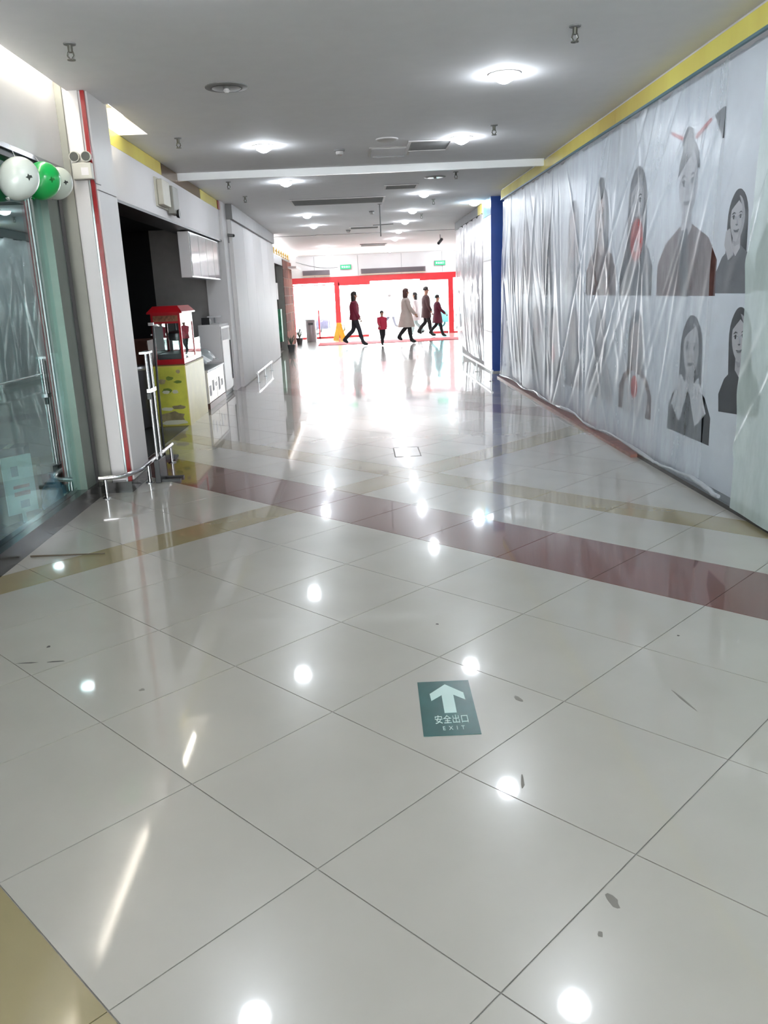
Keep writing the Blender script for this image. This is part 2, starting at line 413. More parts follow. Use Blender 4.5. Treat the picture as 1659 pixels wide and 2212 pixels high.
MB().tube([(0.08, -0.01, 0.0), (0.09, -0.005, -0.03), (0.13, -0.002, -0.045)], 0.004, 6).build('cord', M_mgrey, e)

# ---- open shop: header, brass band, side wall
hd = struct('wall_left_header', MB().box(-2.75, -2.40, 8.10, 15.80, 2.72, 3.235), M_white)
MB().box(-2.75, -2.40, 8.10, 15.80, 2.69, 2.72).build('shutter_rail', M_blackm, hd)
MB().box(-2.75, -2.60, 9.46, 15.80, 3.235, 3.66).build('upper_wall', M_white, hd)
MB().box(-2.75, -2.60, 8.10, 9.46, 3.235, 3.66).build('cove_wall', M_white, hd)
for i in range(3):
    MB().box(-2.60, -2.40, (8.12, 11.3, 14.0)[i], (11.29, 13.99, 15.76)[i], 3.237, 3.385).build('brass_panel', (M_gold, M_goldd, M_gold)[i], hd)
MB().box(-2.395, -2.385, 15.64, 15.80, 3.24, 3.385).build('red_end', M_red, hd)
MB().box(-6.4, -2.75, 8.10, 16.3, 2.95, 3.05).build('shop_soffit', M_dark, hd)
struct('wall_left_pier', MB().box(-2.75, -2.36, 15.80, 16.40, 0, 3.66), M_white)
struct('wall_shop_end', MB().box(-3.75, -2.752, 16.0, 16.12, 0, 2.95), M_grey)
struct('wall_shop_rear', MB().box(-6.4, -3.75, 16.05, 16.17, 0, 2.95), M_dark)  # dark-coloured panel stands in for the darkness of a further opening

# beige fixture on the header
e = thing('wall_speaker', (-2.40, 11.3, 2.84), 'beige boxy twin fixture high on the white header over the dark shop', 'fixture')
M_bgp = mat('beige_plastic', (196, 192, 178), 0.5)
MB().box(0, 0.02, -0.5, 0.5, -0.02, 0.32).build('back_plate', M_bgp, e)
MB().box(0.02, 0.09, -0.45, -0.04, 0.0, 0.30).build('box', M_bgp, e, bevel=0.01)
MB().box(0.02, 0.10, 0.08, 0.42, -0.06, 0.28).build('box', mat('taupe_plastic', (150, 148, 140), 0.5), e, bevel=0.01)
MB().lathe([(0.045, 0.09), (0.06, 0.13)], (0, 0.25, -0.05), 14, 'x').build('lamp_head', M_blackm, e)

# menu light box under the header
e = thing('menu_light_box', (-2.50, 14.24, 2.02), 'unlit glossy white menu light box of four panels under the header', 'light box')
MB().box(-0.10, 0.06, -1.33, 1.33, 0, 0.655).build('case', M_steel, e)
for i in range(4):
    MB().box(0.06, 0.072, -1.31+i*0.66, -0.67+i*0.66, 0.02, 0.635).build('panel', mat('gloss_panel', (206, 206, 208), 0.08, coat=0.5), e)
MB().box(-0.10, 0.06, -1.345, -1.33, 0, 0.655).build('end_cap', M_white, e)

# ---- popcorn cart and machine
M_yel = mat('yellow_cart', (222, 210, 96), 0.4, var=0.10, scale=3)
M_yel2 = mat('pale_yellow', (226, 214, 158), 0.4, var=0.05)
e = thing('popcorn_cart', (-2.62, 12.2, 0), 'yellow cart with faded green printed front under the popcorn machine', 'cart')
MB().box(-0.22, 0.215, -0.695, 0.69, 0.0, 0.83).build('body', M_yel, e)
MB().box(0.215, 0.222, -0.69, 0.69, 0.0, 0.82).build('side_board', M_yel2, e)
MB().box(-0.225, 0.225, -0.70, 0.70, 0.83, 0.845).build('top_board', mat('brown_edge', (120, 92, 48), 0.5), e)
pr = MB().box(-0.215, 0.21, -0.7, -0.695, 0.02, 0.81).build('printed_front', mat('green_yellow_print', (206, 206, 78), 0.45, var=0.22, scale=3.5), e)
M_pg = mat('print_green', (112, 132, 48), 0.5, var=0.2); M_pw = mat('print_white', (214, 214, 190), 0.5); M_pb = mat('print_brown', (150, 138, 100), 0.5, var=0.3, scale=12)
def blob(cx, cz, rx, rz, n=14, seed=0, a=0.0):
    R_ = random.Random(seed); pts = []
    for k in range(n):
        t = 2*PI*k/n; q = R_.uniform(0.8, 1.12); x = rx*q*math.cos(t); z = rz*q*math.sin(t)
        pts.append((cx+x*math.cos(a)-z*math.sin(a), cz+x*math.sin(a)+z*math.cos(a)))
    return pts
for (cx, cz, rx, rz, m_, sd) in ((-0.12, 0.62, 0.06, 0.035, M_pb, 1), (-0.01, 0.66, 0.05, 0.03, M_pg, 2), (0.10, 0.61, 0.06, 0.02, M_pg, 3), (0.12, 0.75, 0.03, 0.03, M_pb, 4),
                                 (-0.06, 0.49, 0.07, 0.035, M_pg, 5), (-0.075, 0.475, 0.05, 0.025, M_pw, 6), (0.05, 0.475, 0.045, 0.03, M_pw, 7), (-0.02, 0.12, 0.17, 0.09, M_pb, 8), (0.08, 0.26, 0.10, 0.03, M_pb, 9), (-0.08, 0.24, 0.09, 0.025, M_pw, 10), (0.0, 0.05, 0.19, 0.035, M_pw, 11)):
    MB().prism(blob(cx, cz, rx, rz, seed=sd), 'y', -0.7012-0.0003*sd, -0.70).build('print_patch', m_, pr)

M_mred = mat('machine_red', (176, 24, 34), 0.3, var=0.08)
e = thing('popcorn_machine', (-2.60, 11.95, 0.845), 'red-roofed glass popcorn machine standing on the yellow cart', 'popcorn machine')
MB().box(-0.20, 0.195, -0.43, 0.42, 0.0, 0.07).build('base', M_mred, e, bevel=0.004)
for sx in (-0.20, 0.165):
    for sy in (-0.43, 0.39):
        MB().box(sx, sx+0.03, sy, sy+0.03, 0.07, 0.55).build('corner_post', M_mred, e)
MB().box(-0.20, 0.195, -0.43, 0.42, 0.55, 0.68).build('header', M_mred, e)
MB().box(-0.17, 0.165, -0.4325, -0.43, 0.575, 0.655).build('header_print', mat('header_print', (132, 84, 60), 0.5, var=0.5, scale=30), e)
MB().add([(-0.24, -0.47, 0.68), (0.235, -0.47, 0.68), (0.235, 0.46, 0.68), (-0.24, 0.46, 0.68), (-0.24, -0.47, 0.70), (0.235, -0.47, 0.70), (0.235, 0.46, 0.70), (-0.24, 0.46, 0.70), (-0.17, -0.38, 0.78), (0.165, -0.38, 0.78), (0.165, 0.38, 0.78), (-0.17, 0.38, 0.78)],
         [(3, 2, 1, 0), (0, 1, 5, 4), (1, 2, 6, 5), (2, 3, 7, 6), (3, 0, 4, 7), (4, 5, 9, 8), (5, 6, 10, 9), (6, 7, 11, 10), (7, 4, 8, 11), (8, 9, 10, 11)]).build('roof', M_mred, e)
MB().box(-0.17, 0.165, -0.424, -0.420, 0.07, 0.55).build('front_pane', M_cglass, e)
MB().box(0.182, 0.186, -0.40, 0.39, 0.07, 0.55).build('side_pane', M_cglass, e)
MB().box(-0.19, -0.186, -0.40, 0.39, 0.07, 0.55).build('side_pane', M_cglass, e)
MB().box(-0.17, -0.06, -0.395, -0.392, 0.20, 0.52).build('white_rect', M_white, e)  # white rectangle imitating the reflection in the front pane
k = MB().lathe([(0.06, 0.30), (0.11, 0.31), (0.12, 0.40), (0.105, 0.42), (0.02, 0.44)], (0.03, 0.02, 0), 20).build('kettle', M_steel, e, smooth=True)
MB().tube([(0.03, 0.02, 0.43), (0.03, 0.02, 0.55)], 0.012, 8).build('hanger', M_steel, k)
MB().box(-0.16, 0.16, -0.38, 0.38, 0.07, 0.14).build('tray', M_steel, e)
MB().box(-0.215, -0.20, -0.46, -0.43, 0.40, 0.42).build('latch', M_white, e)
# acrylic candy case next to the machine
e = thing('acrylic_case', (-2.58, 12.64, 0.845), 'clear acrylic case with pink packets beside the popcorn machine', 'case')
MB().box(-0.16, 0.165, -0.2, 0.2, 0.0, 0.012).build('base', M_white, e)
for (a, b, c, d) in ((-0.16, -0.156, -0.2, 0.2), (0.161, 0.165, -0.2, 0.2), (-0.16, 0.165, -0.2, -0.196), (-0.16, 0.165, 0.196, 0.2)):
    MB().box(a, b, c, d, 0.012, 0.30).build('pane', M_cglass, e)
MB().box(-0.16, 0.165, -0.2, 0.2, 0.30, 0.306).build('lid', M_cglass, e)
for i in range(3):
    MB().box(-0.13+0.09*i, -0.06+0.09*i, -0.15, 0.12, 0.014, 0.10+0.03*i).build('packet', mat('pink_packet', (220, 190, 190), 0.4), e)

# ---- low display counter with plastic heap
M_cfront = mat('cream_front', (240, 232, 214), 0.3, var=0.1, scale=5)
e = thing('display_counter', (-2.62, 13.92, 0), 'low display counter with pale glossy front and brown plinth beyond the yellow cart', 'counter')
MB().box(-0.24, 0.22, -0.80, 0.80, 0.0, 0.09).build('plinth', mat('brown_plinth', (92, 60, 48), 0.4), e)
MB().box(-0.24, 0.20, -0.80, 0.80, 0.09, 0.58).build('body', M_white, e)
for i in range(2):
    MB().box(0.20, 0.215, -0.79+0.80*i, -0.01+0.80*i, 0.10, 0.57).build('front_panel', M_cfront, e)
for i in range(5):
    MB().box(0.215, 0.219, -0.7+0.29*i, -0.56+0.29*i, 0.2+0.05*(i % 3), 0.36+0.06*(i % 2)).build('pale_patch', M_white, e)  # white rectangles laid over the front panels
MB().box(-0.25, 0.23, -0.81, 0.81, 0.58, 0.61).build('top', M_wpanel, e)
g = MB(); nx, ny = 18, 36; vs = []; fs = []
R_ = random.Random(3)
for j in range(ny+1):
    for i in range(nx+1):
        x = -0.21+0.42*i/nx; y = -0.68+1.2*j/ny
        h = max(0, (1-((x)/0.24)**2)*(1-((y+0.1)/0.75)**2))**0.6
        z = 0.03+0.26*h*(0.85+0.15*math.sin(9*y+4*x)+0.08*math.sin(23*y-17*x))
        vs.append((x, y, z if h > 0.05 else 0.012))
for j in range(ny):
    for i in range(nx):
        a = j*(nx+1)+i; fs.append((a, a+1, a+nx+2, a+nx+1))
n0 = len(vs); vs += [(x, y, 0.001) for x, y, z in vs]
fs += [tuple(reversed([q+n0 for q in f])) for f in fs]
g.add(vs, fs).build('plastic_heap', mat('milky_plastic', (176, 184, 184), 0.3, var=0.1), None, True, 'heap of milky plastic sheeting on the low display counter', 'plastic sheet', loc=(-2.63, 13.92, 0.61))

# ---- white freezer cabinet
e = thing('freezer_cabinet', (-2.60, 15.28, 0), 'white upright freezer counter with dark side handle by the grey shop wall', 'freezer')
MB().box(-0.19, 0.19, -0.52, 0.50, 0.06, 1.26).build('body', M_white, e, bevel=0.01)
MB().box(-0.17, 0.17, -0.50, 0.48, 0.0, 0.06).build('plinth', M_mgrey, e)
d = MB().box(0.19, 0.21, -0.50, 0.48, 0.10, 1.22).build('door', M_wpanel, e, bevel=0.006)
MB().box(0.21, 0.225, 0.33, 0.38, 0.25, 0.95).build('handle', M_dgrey, d)
MB().box(0.21, 0.213, -0.46, 0.26, 0.98, 1.18).build('badge_panel', M_white, d)
e = thing('card_terminal', (-2.66, 14.95, 1.26), 'small black till terminal on the white freezer counter', 'terminal')
MB().prism([(-0.12, 0), (0.12, 0), (0.12, 0.05), (-0.10, 0.12)], 'x', -0.07, 0.07).build('body', M_blackm, e)
MB().add([(-0.055, -0.095, 0.119), (0.055, -0.095, 0.119), (0.055, 0.05, 0.074), (-0.055, 0.05, 0.074), (-0.055, -0.095, 0.122), (0.055, -0.095, 0.122), (0.055, 0.05, 0.077), (-0.055, 0.05, 0.077)], [(3, 2, 1, 0), (4, 5, 6, 7), (0, 1, 5, 4), (1, 2, 6, 5), (2, 3, 7, 6), (3, 0, 4, 7)]).build('screen', M_dgrey, e)
e = thing('tray_stand', (-2.60, 15.45, 1.26), 'small white stand with a flat top on the freezer counter', 'stand')
MB().box(-0.1, 0.1, -0.12, 0.12, 0, 0.01).build('base', M_white, e)
MB().tube([(0, 0, 0.01), (0, 0, 0.11)], 0.012, 8).build('post', M_steel, e)
MB().box(-0.11, 0.11, -0.15, 0.15, 0.11, 0.135).build('tray', M_white, e, bevel=0.005)

# ---- dark things inside the open shop
e = thing('waste_drum', (-3.10, 11.45, 0.001), 'dark round bin with a steel rim inside the dark shop', 'bin')
MB().lathe([(0.16, 0.0), (0.18, 0.02), (0.20, 0.80), (0.19, 0.82)], (0, 0, 0), 24).build('drum', mat('drum_plastic', (52, 50, 54), 0.35), e, smooth=True)
MB().lathe([(0.205, 0.80), (0.215, 0.82), (0.205, 0.85), (0.05, 0.865)], (0, 0, 0), 24).build('lid', M_steel, e, smooth=True)
e = thing('wooden_cabinet', (-3.35, 12.6, 0.001), 'dark brown wooden cabinet in the dark shop behind the bin', 'cabinet')
M_wood = mat('dark_wood', (94, 54, 40), 0.4, var=0.25, scale=3, stretch=(1, 8, 1))
MB().box(-0.3, 0.3, -0.4, 0.4, 0.05, 1.15).build('body', M_wood, e)
MB().box(-0.28, 0.28, -0.38, 0.38, 0, 0.05).build('plinth', M_blackm, e)
for s in (0, 1):
    dd = MB().box(-0.29+0.295*s, -0.005+0.295*s, -0.415, -0.40, 0.07, 1.13).build('door', M_wood, e)
    MB().box(-0.04+0.06*s, -0.03+0.06*s, -0.425, -0.415, 0.55, 0.70).build('handle', M_steel, dd)

# ---- chrome poster stand, thin black stand
e = thing('poster_stand', (-1.99, 7.92, 0), 'chrome double-rod poster stand with a clamp beside the pillar', 'stand')
for s in (-1, 1):
    MB().tube([(0.0, s*0.085, 0.03), (0.0, s*0.085, 1.23)], 0.011, 10).build('rod', M_chrome, e, smooth=True)
MB().tube([(-0.045, 0, 0.10), (0, 0, 0.10), (0, 0, 1.2)], 0.006, 8).build('thin_rod', M_blackm, e)
MB().box(-0.05, 0.02, -0.11, 0.11, 1.22, 1.24).build('top_bracket', M_steel, e)
MB().box(-0.02, 0.02, -0.11, 0.11, 0.86, 0.90).build('clamp', M_chrome, e, bevel=0.004)
MB().box(-0.02, 0.015, -0.12, -0.09, 0.80, 0.86).build('knob', M_blackm, e, bevel=0.004)
MB().box(-0.025, 0.025, -0.14, 0.14, 0.0, 0.22).build('sleeve', M_blackm, e, bevel=0.004)
MB().box(-0.04, 0.20, -0.10, -0.05, 0.0, 0.02).build('foot', M_blackm, e)
MB().box(-0.04, 0.20, 0.05, 0.10, 0.0, 0.02).build('foot', M_blackm, e)
e = thing('sign_pole', (-2.20, 9.04, 0), 'thin black sign pole on a flat grey base near the yellow cart', 'sign pole')
MB().box(-0.12, 0.12, -0.08, 0.10, 0.0, 0.03).build('base', M_dgrey, e, bevel=0.004)
MB().tube([(-0.01, 0, 0.03), (0.0, 0, 0.75), (0.02, 0, 1.45)], 0.012, 10).build('pole', M_blackm, e, smooth=True)
MB().box(-0.03, 0.03, -0.012, 0.012, 1.44, 1.475).build('clip', M_chrome, e, bevel=0.003)

# ---- low chrome guard rails
def guard(name, pts, feet, label, r=0.022):
    e = thing(name, (pts[0][0], pts[0][1], 0), label, 'guard rail', 'low chrome guard rails')
    P = []
    for i in range(len(pts)):
        if 0 < i < len(pts)-1:
            a, b, c = Vector(pts[i-1]), Vector(pts[i]), Vector(pts[i+1])
            d = min((a-b).length, (c-b).length)*0.45
            p, q = b+(a-b).normalized()*d, b+(c-b).normalized()*d
            for t in (0, .25, .5, .75, 1): P.append((1-t)**2*p+2*t*(1-t)*b+t*t*q)
        else: P.append(Vector(pts[i]))
    rel(MB().tube(P, r, 12), e).build('rail', M_chrome, e, smooth=True)
    for (x, y) in feet:
        z = pts[0][2]
        rel(MB().tube([(x, y, 0.008), (x, y, z)], 0.016, 10), e).build('post', M_chrome, e, smooth=True)
        rel(MB().lathe([(0.042, 0.0), (0.042, 0.006), (0.018, 0.014)], (x, y, 0), 14), e).build('foot_plate', M_chrome, e)
    return e
guard('guard_rail', [(-2.37, 7.22, .19), (-2.17, 7.26, .19), (-2.08, 7.5, .19), (-2.08, 8.86, .19)], [(-2.32, 7.235), (-2.08, 7.82), (-2.08, 8.80)], 'low chrome guard rail curving round the foot of the pillar beside the shop window')
guard('guard_rail', [(-2.10, 17.0, .20), (-2.10, 19.9, .20)], [(-2.10, 17.1), (-2.10, 18.45), (-2.10, 19.8)], 'low chrome guard rail along the plain white hoarding')
guard('guard_rail', [(2.42, 15.2, .20), (2.42, 19.6, .20)], [(2.42, 15.3), (2.42, 17.2), (2.42, 19.5)], 'low chrome guard rail at the foot of the blue pillar')

# ---- stick lying on the floor by the window
MB().tube([(-2.36, 5.54, 0.008), (-1.84, 5.52, 0.008)], [0.007, 0.004], 8).build('thin_rod', mat('stick_brown', (84, 74, 58), 0.6), None, False, 'thin dark rod lying on the tiles by the shop window', 'rod')

# ---- balloons
def balloon(name, c, r, rgb, label, mark):
    e = thing(name, c, label, 'balloon', 'balloons under the shop header')
    prof = []
    for i in range(17):
        t = PI*i/16; rr = r*math.sin(t); z = -r*math.cos(t)*(1.12 if t > PI/2 else 1.22)
        prof.append((max(rr*(1.0 if t > PI/2 else (0.90+0.10*(t/(PI/2)))), 0.002), z))
    sk = MB().lathe(prof, (0, 0, 0), 24).build('skin', mat('balloon_'+'_'.join(map(str, rgb)), rgb, 0.28, var=0.03, coat=0.3), e, smooth=True)
    sk.rotation_euler = (math.radians(-28), math.radians(25), 0)
    k = MB().lathe([(0.004, -r*1.24), (0.014, -r*1.34), (0.016, -r*1.36)], (0, 0, 0), 10).build('knot', MATS['balloon_'+'_'.join(map(str, rgb))], sk)
    # printed mark facing the corridor
    d = Vector((0.72, -0.69, -0.05)).normalized(); a = d.cross(Vector((0, 0, 1))).normalized(); b = a.cross(d)
    mb = MB(); ng = 6; P = []
    for (u, v) in ((-0.16, 0.1), (-0.05, 0.16), (0.03, 0.08), (0.14, 0.1), (0.1, -0.03), (0.15, -0.14), (0.0, -0.1), (-0.1, -0.16), (-0.07, 0.0)):
        q = (d+a*u+b*v).normalized(); P.append(q*r*1.012)
    c0 = d*r*1.02
    n = len(P); mb.add([c0]+P+[p*0.97 for p in P], [(0, 1+i, 1+(i+1) % n) for i in range(n)]+[(1+i, 1+(i+1) % n, 1+n+(i+1) % n, 1+n+i) for i in range(n)])
    mb.build('printed_mark', mark, sk)
    MB().tube([(0, 0, r*0.9), (-0.03, 0, 2.76-c[2])], 0.002, 5).build('string', M_white, e)
    return e
M_mark = mat('mark_ink', (56, 62, 56), 0.4); M_gm = mat('mark_green', (10, 110, 40), 0.4)
balloon('balloon', (-2.28, 6.14, 2.545), 0.130, (214, 222, 214), 'large pale white balloon with a dark mark, nearest of the three balloons', M_mark)
balloon('balloon', (-2.30, 6.66, 2.595), 0.125, (22, 178, 84), 'bright green balloon between the two white balloons', M_gm)
balloon('balloon', (-2.31, 7.02, 2.62), 0.112, (206, 214, 202), 'white balloon partly behind the green balloon, next to the grey post', M_mark)

# ---- things behind the shop window
e = thing('standee_sign', (-2.74, 6.45, 0.001), 'white narrow standee sign with faint print inside the shop window', 'sign', rz=math.radians(-35))
bd = MB().box(-0.012, 0.0, -0.13, 0.13, 0.10, 0.56).build('board', M_white, e)
for (a, b, c, d, m_) in ((-0.06, 0.0, 0.40, 0.48, mat('print_greyblue', (110, 118, 140), 0.5)), (-0.06, 0.08, 0.30, 0.325, mat('print_pink', (200, 120, 120), 0.5)), (-0.06, 0.08, 0.24, 0.275, MATS['print_pink']), (-0.02, 0.06, 0.14, 0.2, MATS['print_greyblue'])):
    MB().box(0.0, 0.001, a, b, c, d).build('print', m_, bd)
MB().box(-0.08, 0.08, -0.02, 0.02, 0, 0.02).build('foot', M_blackm, e); MB().box(-0.015, 0.003, -0.012, 0.012, 0.02, 0.12).build('post', M_white, e)
MB().tube([(-2.60, 7.16, 0.001), (-2.58, 7.20, 0.7), (-2.57, 7.22, 1.30)], [0.07, 0.065, 0.06], 14).build('pale_roll', mat('roll_white', (170, 182, 186), 0.5, var=0.35, scale=5), None, True, 'pale mottled roll standing upright behind the window post', 'banner')  # upright pale roll with a mottled tone
def crate(name, loc, dims, rgb, label, cat, rz=0.0, top=True):
    e = thing(name, loc, label, cat, rz=rz); dx, dy, dz = dims
    m_ = mat('box_'+'_'.join(map(str, rgb)), rgb, 0.6, var=0.15)
    MB().box(-dx/2, dx/2, -dy/2, dy/2, 0, dz).build('body', m_, e, bevel=0.006)
    if top:
        MB().box(-dx/2, -0.004, -dy/2, dy/2, dz, dz+0.006).build('flap', m_, e); MB().box(0.004, dx/2, -dy/2, dy/2, dz, dz+0.006).build('flap', m_, e)
        MB().box(-0.025, 0.025, -dy/2-0.002, dy/2+0.002, dz+0.006, dz+0.008).build('tape', mat('tape_tan', (176, 160, 130), 0.4), e)
    return e
crate('carton', (-3.05, 7.1, 0.001), (0.4, 0.4, 0.38), (150, 128, 96), 'brown cardboard carton on the floor behind the shop window', 'box', 0.3)
crate('carton', (-3.12, 6.42, 0.001), (0.5, 0.4, 0.30), (132, 118, 92), 'wide dull carton behind the white standee sign', 'box', -0.2)
crate('carton', (-3.06, 7.1, 0.39), (0.28, 0.24, 0.14), (36, 42, 66), 'small navy box on top of the brown carton', 'box', 0.2)
e = thing('blue_bag', (-2.66, 6.92, 0.001), 'crumpled blue and white plastic bag inside the window corner', 'bag')
mb = MB(); R_ = random.Random(5)
rg = []
for (z, s_) in ((0, 0.9), (0.05, 1.05), (0.12, 1.0), (0.19, 0.8), (0.24, 0.45), (0.28, 0.2), (0.32, 0.3)):
    rg.append([(0.11*s_*math.cos(2*PI*k/16)*R_.uniform(.82, 1.15), 0.13*s_*math.sin(2*PI*k/16)*R_.uniform(.82, 1.15), z) for k in range(16)])
mb.rings(rg).build('body', mat('bag_blue', (96, 140, 178), 0.35, var=0.4, scale=9), e)
MB().box(0.09, 0.115, -0.04, 0.04, 0.06, 0.14).build('label_patch', M_white, e)
MB().box(-2.95, -2.60, 5.95, 6.03, 0.001, 0.05).build('green_bar', mat('green_dark', (28, 66, 50), 0.4), None, False, 'dark green bar lying behind the shop window sill', 'bar', bevel=0.008)
e = thing('shelf_unit', (-3.75, 5.5, 0.001), 'grey metal shelf unit with white trays inside the window', 'shelf')
for sy in (-0.6, 0.6):
    for sx in (-0.2, 0.2):
        MB().box(sx-0.015, sx+0.015, sy-0.015, sy+0.015, 0, 1.3).build('upright', M_steel, e)
for z in (0.15, 0.55, 0.95, 1.28):
    MB().box(-0.22, 0.22, -0.62, 0.62, z, z+0.02).build('shelf', M_mgrey, e)
for i in range(4):
    MB().box(-0.15, 0.15, -0.52+i*0.28, -0.30+i*0.28, 0.57, 0.66+0.03*(i % 2)).build('tray', M_white, e)
g = MB(); vs = []; fs = []; ny, nz = 50, 40
for j in range(nz+1):
    for i in range(ny+1):
        y = 5.1+1.75*i/ny; z = 0.95+1.55*j/nz; w = 1-j/nz
        vs.append((-3.02+0.05*math.sin(11*y+2*z)+0.05*w*math.sin(5*y-3*z)+0.03*math.sin(23*y+7*z)*w, y, z+0.12*w*math.sin(3.2*y)))
for j in range(nz):
    for i in range(ny):
        a = j*(ny+1)+i; fs.append((a, a+1, a+ny+2, a+ny+1))
g.add(vs, fs).build('reflection_sheet', film('inner_film', (206, 216, 224), 0.75, 0.12), None, True, 'added greyish plastic sheet behind the shop window standing in for the glass reflection', 'plastic sheet')  # added sheet imitates the right wall's plastic mirrored in the glass
MB().tube([(-3.02, 5.0, 2.52), (-3.02, 6.95, 2.52)], 0.012, 8).build('hanging_rod', M_steel, None, True, 'thin steel rod from which the reflection sheet behind the window hangs', 'rod')

# ---- white hoarding beyond the open shop
ho = struct('wall_hoarding_left', MB().box(-2.75, -2.30, 16.40, 24.40, 0.0, 3.12), M_white)
for i in range(5):
    MB().box(-2.30, -2.285, 16.41+i*1.6, 17.995+i*1.6, 0.02, 3.10).build('board', M_white, ho)
MB().box(-2.75, -2.30, 16.39, 16.40, 0.1, 3.12).build('end_board', M_wpanel, ho)
MB().box(-2.75, -2.24, 16.30, 24.40, 3.12, 3.385).build('bulkhead', M_mgrey, ho)
e = thing('security_camera', (-2.36, 16.34, 2.72), 'small grey security camera on the pier where the white hoarding begins', 'security camera')
MB().box(-0.015, 0.015, 0.0, 0.06, -0.02, 0.14).build('bracket', M_mgrey, e)
MB().tube([(0, 0.02, 0.12), (0.12, -0.08, 0.10)], 0.03, 12).build('barrel', M_mgrey, e, smooth=True)
MB().tube([(0.12, -0.08, 0.10), (0.126, -0.085, 0.099)], 0.022, 12).build('lens', M_blackm, e)

# ---- far shop with gold lettering and brown tiled front
fs_ = struct('wall_left_far', MB().box(-2.75, -2.55, 24.40, 33.5, 0.0, 3.6), M_grey)
MB().box(-2.55, -2.30, 24.42, 27.2, 2.62, 2.85).build('dark_fascia', mat('dark_brown', (60, 40, 40), 0.4), fs_)
MB().box(-2.55, -2.32, 24.42, 30.6, 2.86, 3.08).build('sign_board', mat('sign_brown', (120, 88, 52), 0.4), fs_)
MB().box(-2.55, -2.28, 24.42, 33.4, 3.09, 3.24).build('lit_fascia', mat('lit_fascia', (255, 250, 248), 0.4, emit=0.8, var=0.0), fs_)
MB().box(-2.55, -2.50, 24.45, 27.2, 0.1, 2.6).build('dark_glazing', mat('dark_glazing', (60, 52, 54), 0.12), fs_)
MB().box(-2.5, -2.44, 25.4, 25.5, 0.0, 2.6).build('door_jamb', M_blackm, fs_)
MB().box(-2.5, -2.46, 26.3, 26.9, 1.6, 2.1).build('white_rect', M_white, fs_)
MB().box(-2.5, -2.40, 26.6, 27.1, 0.3, 1.3).build('green_poster', mat('poster_green', (70, 160, 120), 0.4, var=0.4, scale=6), fs_)
bw = MB().box(-2.55, -2.30, 27.2, 30.8, 0.0, 2.84).build('tiled_front', M_grout, fs_)
M_bt = [mat('brown_tile_%d' % i, c, 0.9, var=0.2, spec=0.1) for i, c in enumerate(((122, 82, 74), (138, 92, 80), (112, 74, 66)))]
bt_me = MB().box(0, 0.012, 0.008, 0.892, 0.005, 0.275).mesh('tile')
for r in range(10):
    for c in range(4):
        me = bt_me if False else bt_me.copy(); me.materials.append(M_bt[(r*7+c*5+r*c) % 3])
        o = bpy.data.objects.new('tile', me); COL.objects.link(o); o.parent = bw; o.location = (-2.30, 27.2+0.9*c, 0.02+0.28*r)
# gold blocks of the far sign (lettering too small to read)
R_ = random.Random(11)
M_goldl = mat('gold_letter', (214, 176, 92), 0.25, metal=0.8)
for i in range(7):
    y = 24.7+i*0.8
    mb = MB().box(-2.32, -2.28, y, y+0.08, 2.90, 3.05).box(-2.32, -2.28, y+0.10, y+0.5, 3.0, 3.04).box(-2.32, -2.28, y+0.12, y+0.48, 2.90, 2.94)
    mb.build('gold_letter', M_goldl, fs_)
MB().box(-2.55, -2.0, 29.2, 31.6, 2.60, 2.66).build('canopy', M_white, fs_)
# flower tubs at its foot
for i, (y, lb) in enumerate(((26.3, 'small grey planter at the foot of the brown tiled shopfront, nearer one'), (30.2, 'small grey planter at the foot of the brown tiled shopfront, farther one'))):
    e = thing('planter', (-2.12, y, 0), lb, 'planter', 'planters by the far shop')
    MB().lathe([(0.09, 0), (0.12, 0.2), (0.13, 0.21), (0.11, 0.22)], (0, 0, 0), 14).build('tub', M_dgrey, e, smooth=True)
    for k in range(9):
        a = k*2.4; l = 0.22+0.05*(k % 3)
        MB().tube([(0, 0, 0.2), (0.06*math.cos(a), 0.06*math.sin(a), 0.2+l*0.6), (0.13*math.cos(a), 0.13*math.sin(a), 0.2+l)], [0.012, 0.016, 0.002], 5).build('leaf', mat('leaf_dull', (92, 104, 88), 0.5), e)

# ================================================================== RIGHT SIDE
wr = struct('wall_right', MB().box(2.80, 3.05, -9.0, 15.88, 0.0, 3.21), mat('poster_white', (236, 240, 246), 0.5, var=0.02))
fa = MB().box(2.73, 3.05, -9.0, 15.88, 3.21, 3.66).build('fascia', M_white, wr)
for i, (a, b) in enumerate(((-9.0, 2.0), (2.005, 5.5), (5.505, 9.0), (9.005, 12.5), (12.505, 15.86))):
    MB().box(2.71, 2.73, a, b, 3.225, 3.365).build('brass_panel', M_gold, wr)
MB().box(2.705, 2.73, -9.0, 15.86, 3.205, 3.225).build('teal_edge', mat('teal_edge', (70, 112, 122), 0.4), wr)
MB().box(2.685, 2.80, -9.0, 7.9, 0.0, 0.035).build('dark_kerb', M_black, wr)
MB().box(2.62, 2.80, 7.9, 15.88, 0.0, 0.03).build('brown_kerb', mat('brown_kerb', (138, 92, 80), 0.35, var=0.25, scale=12), wr)
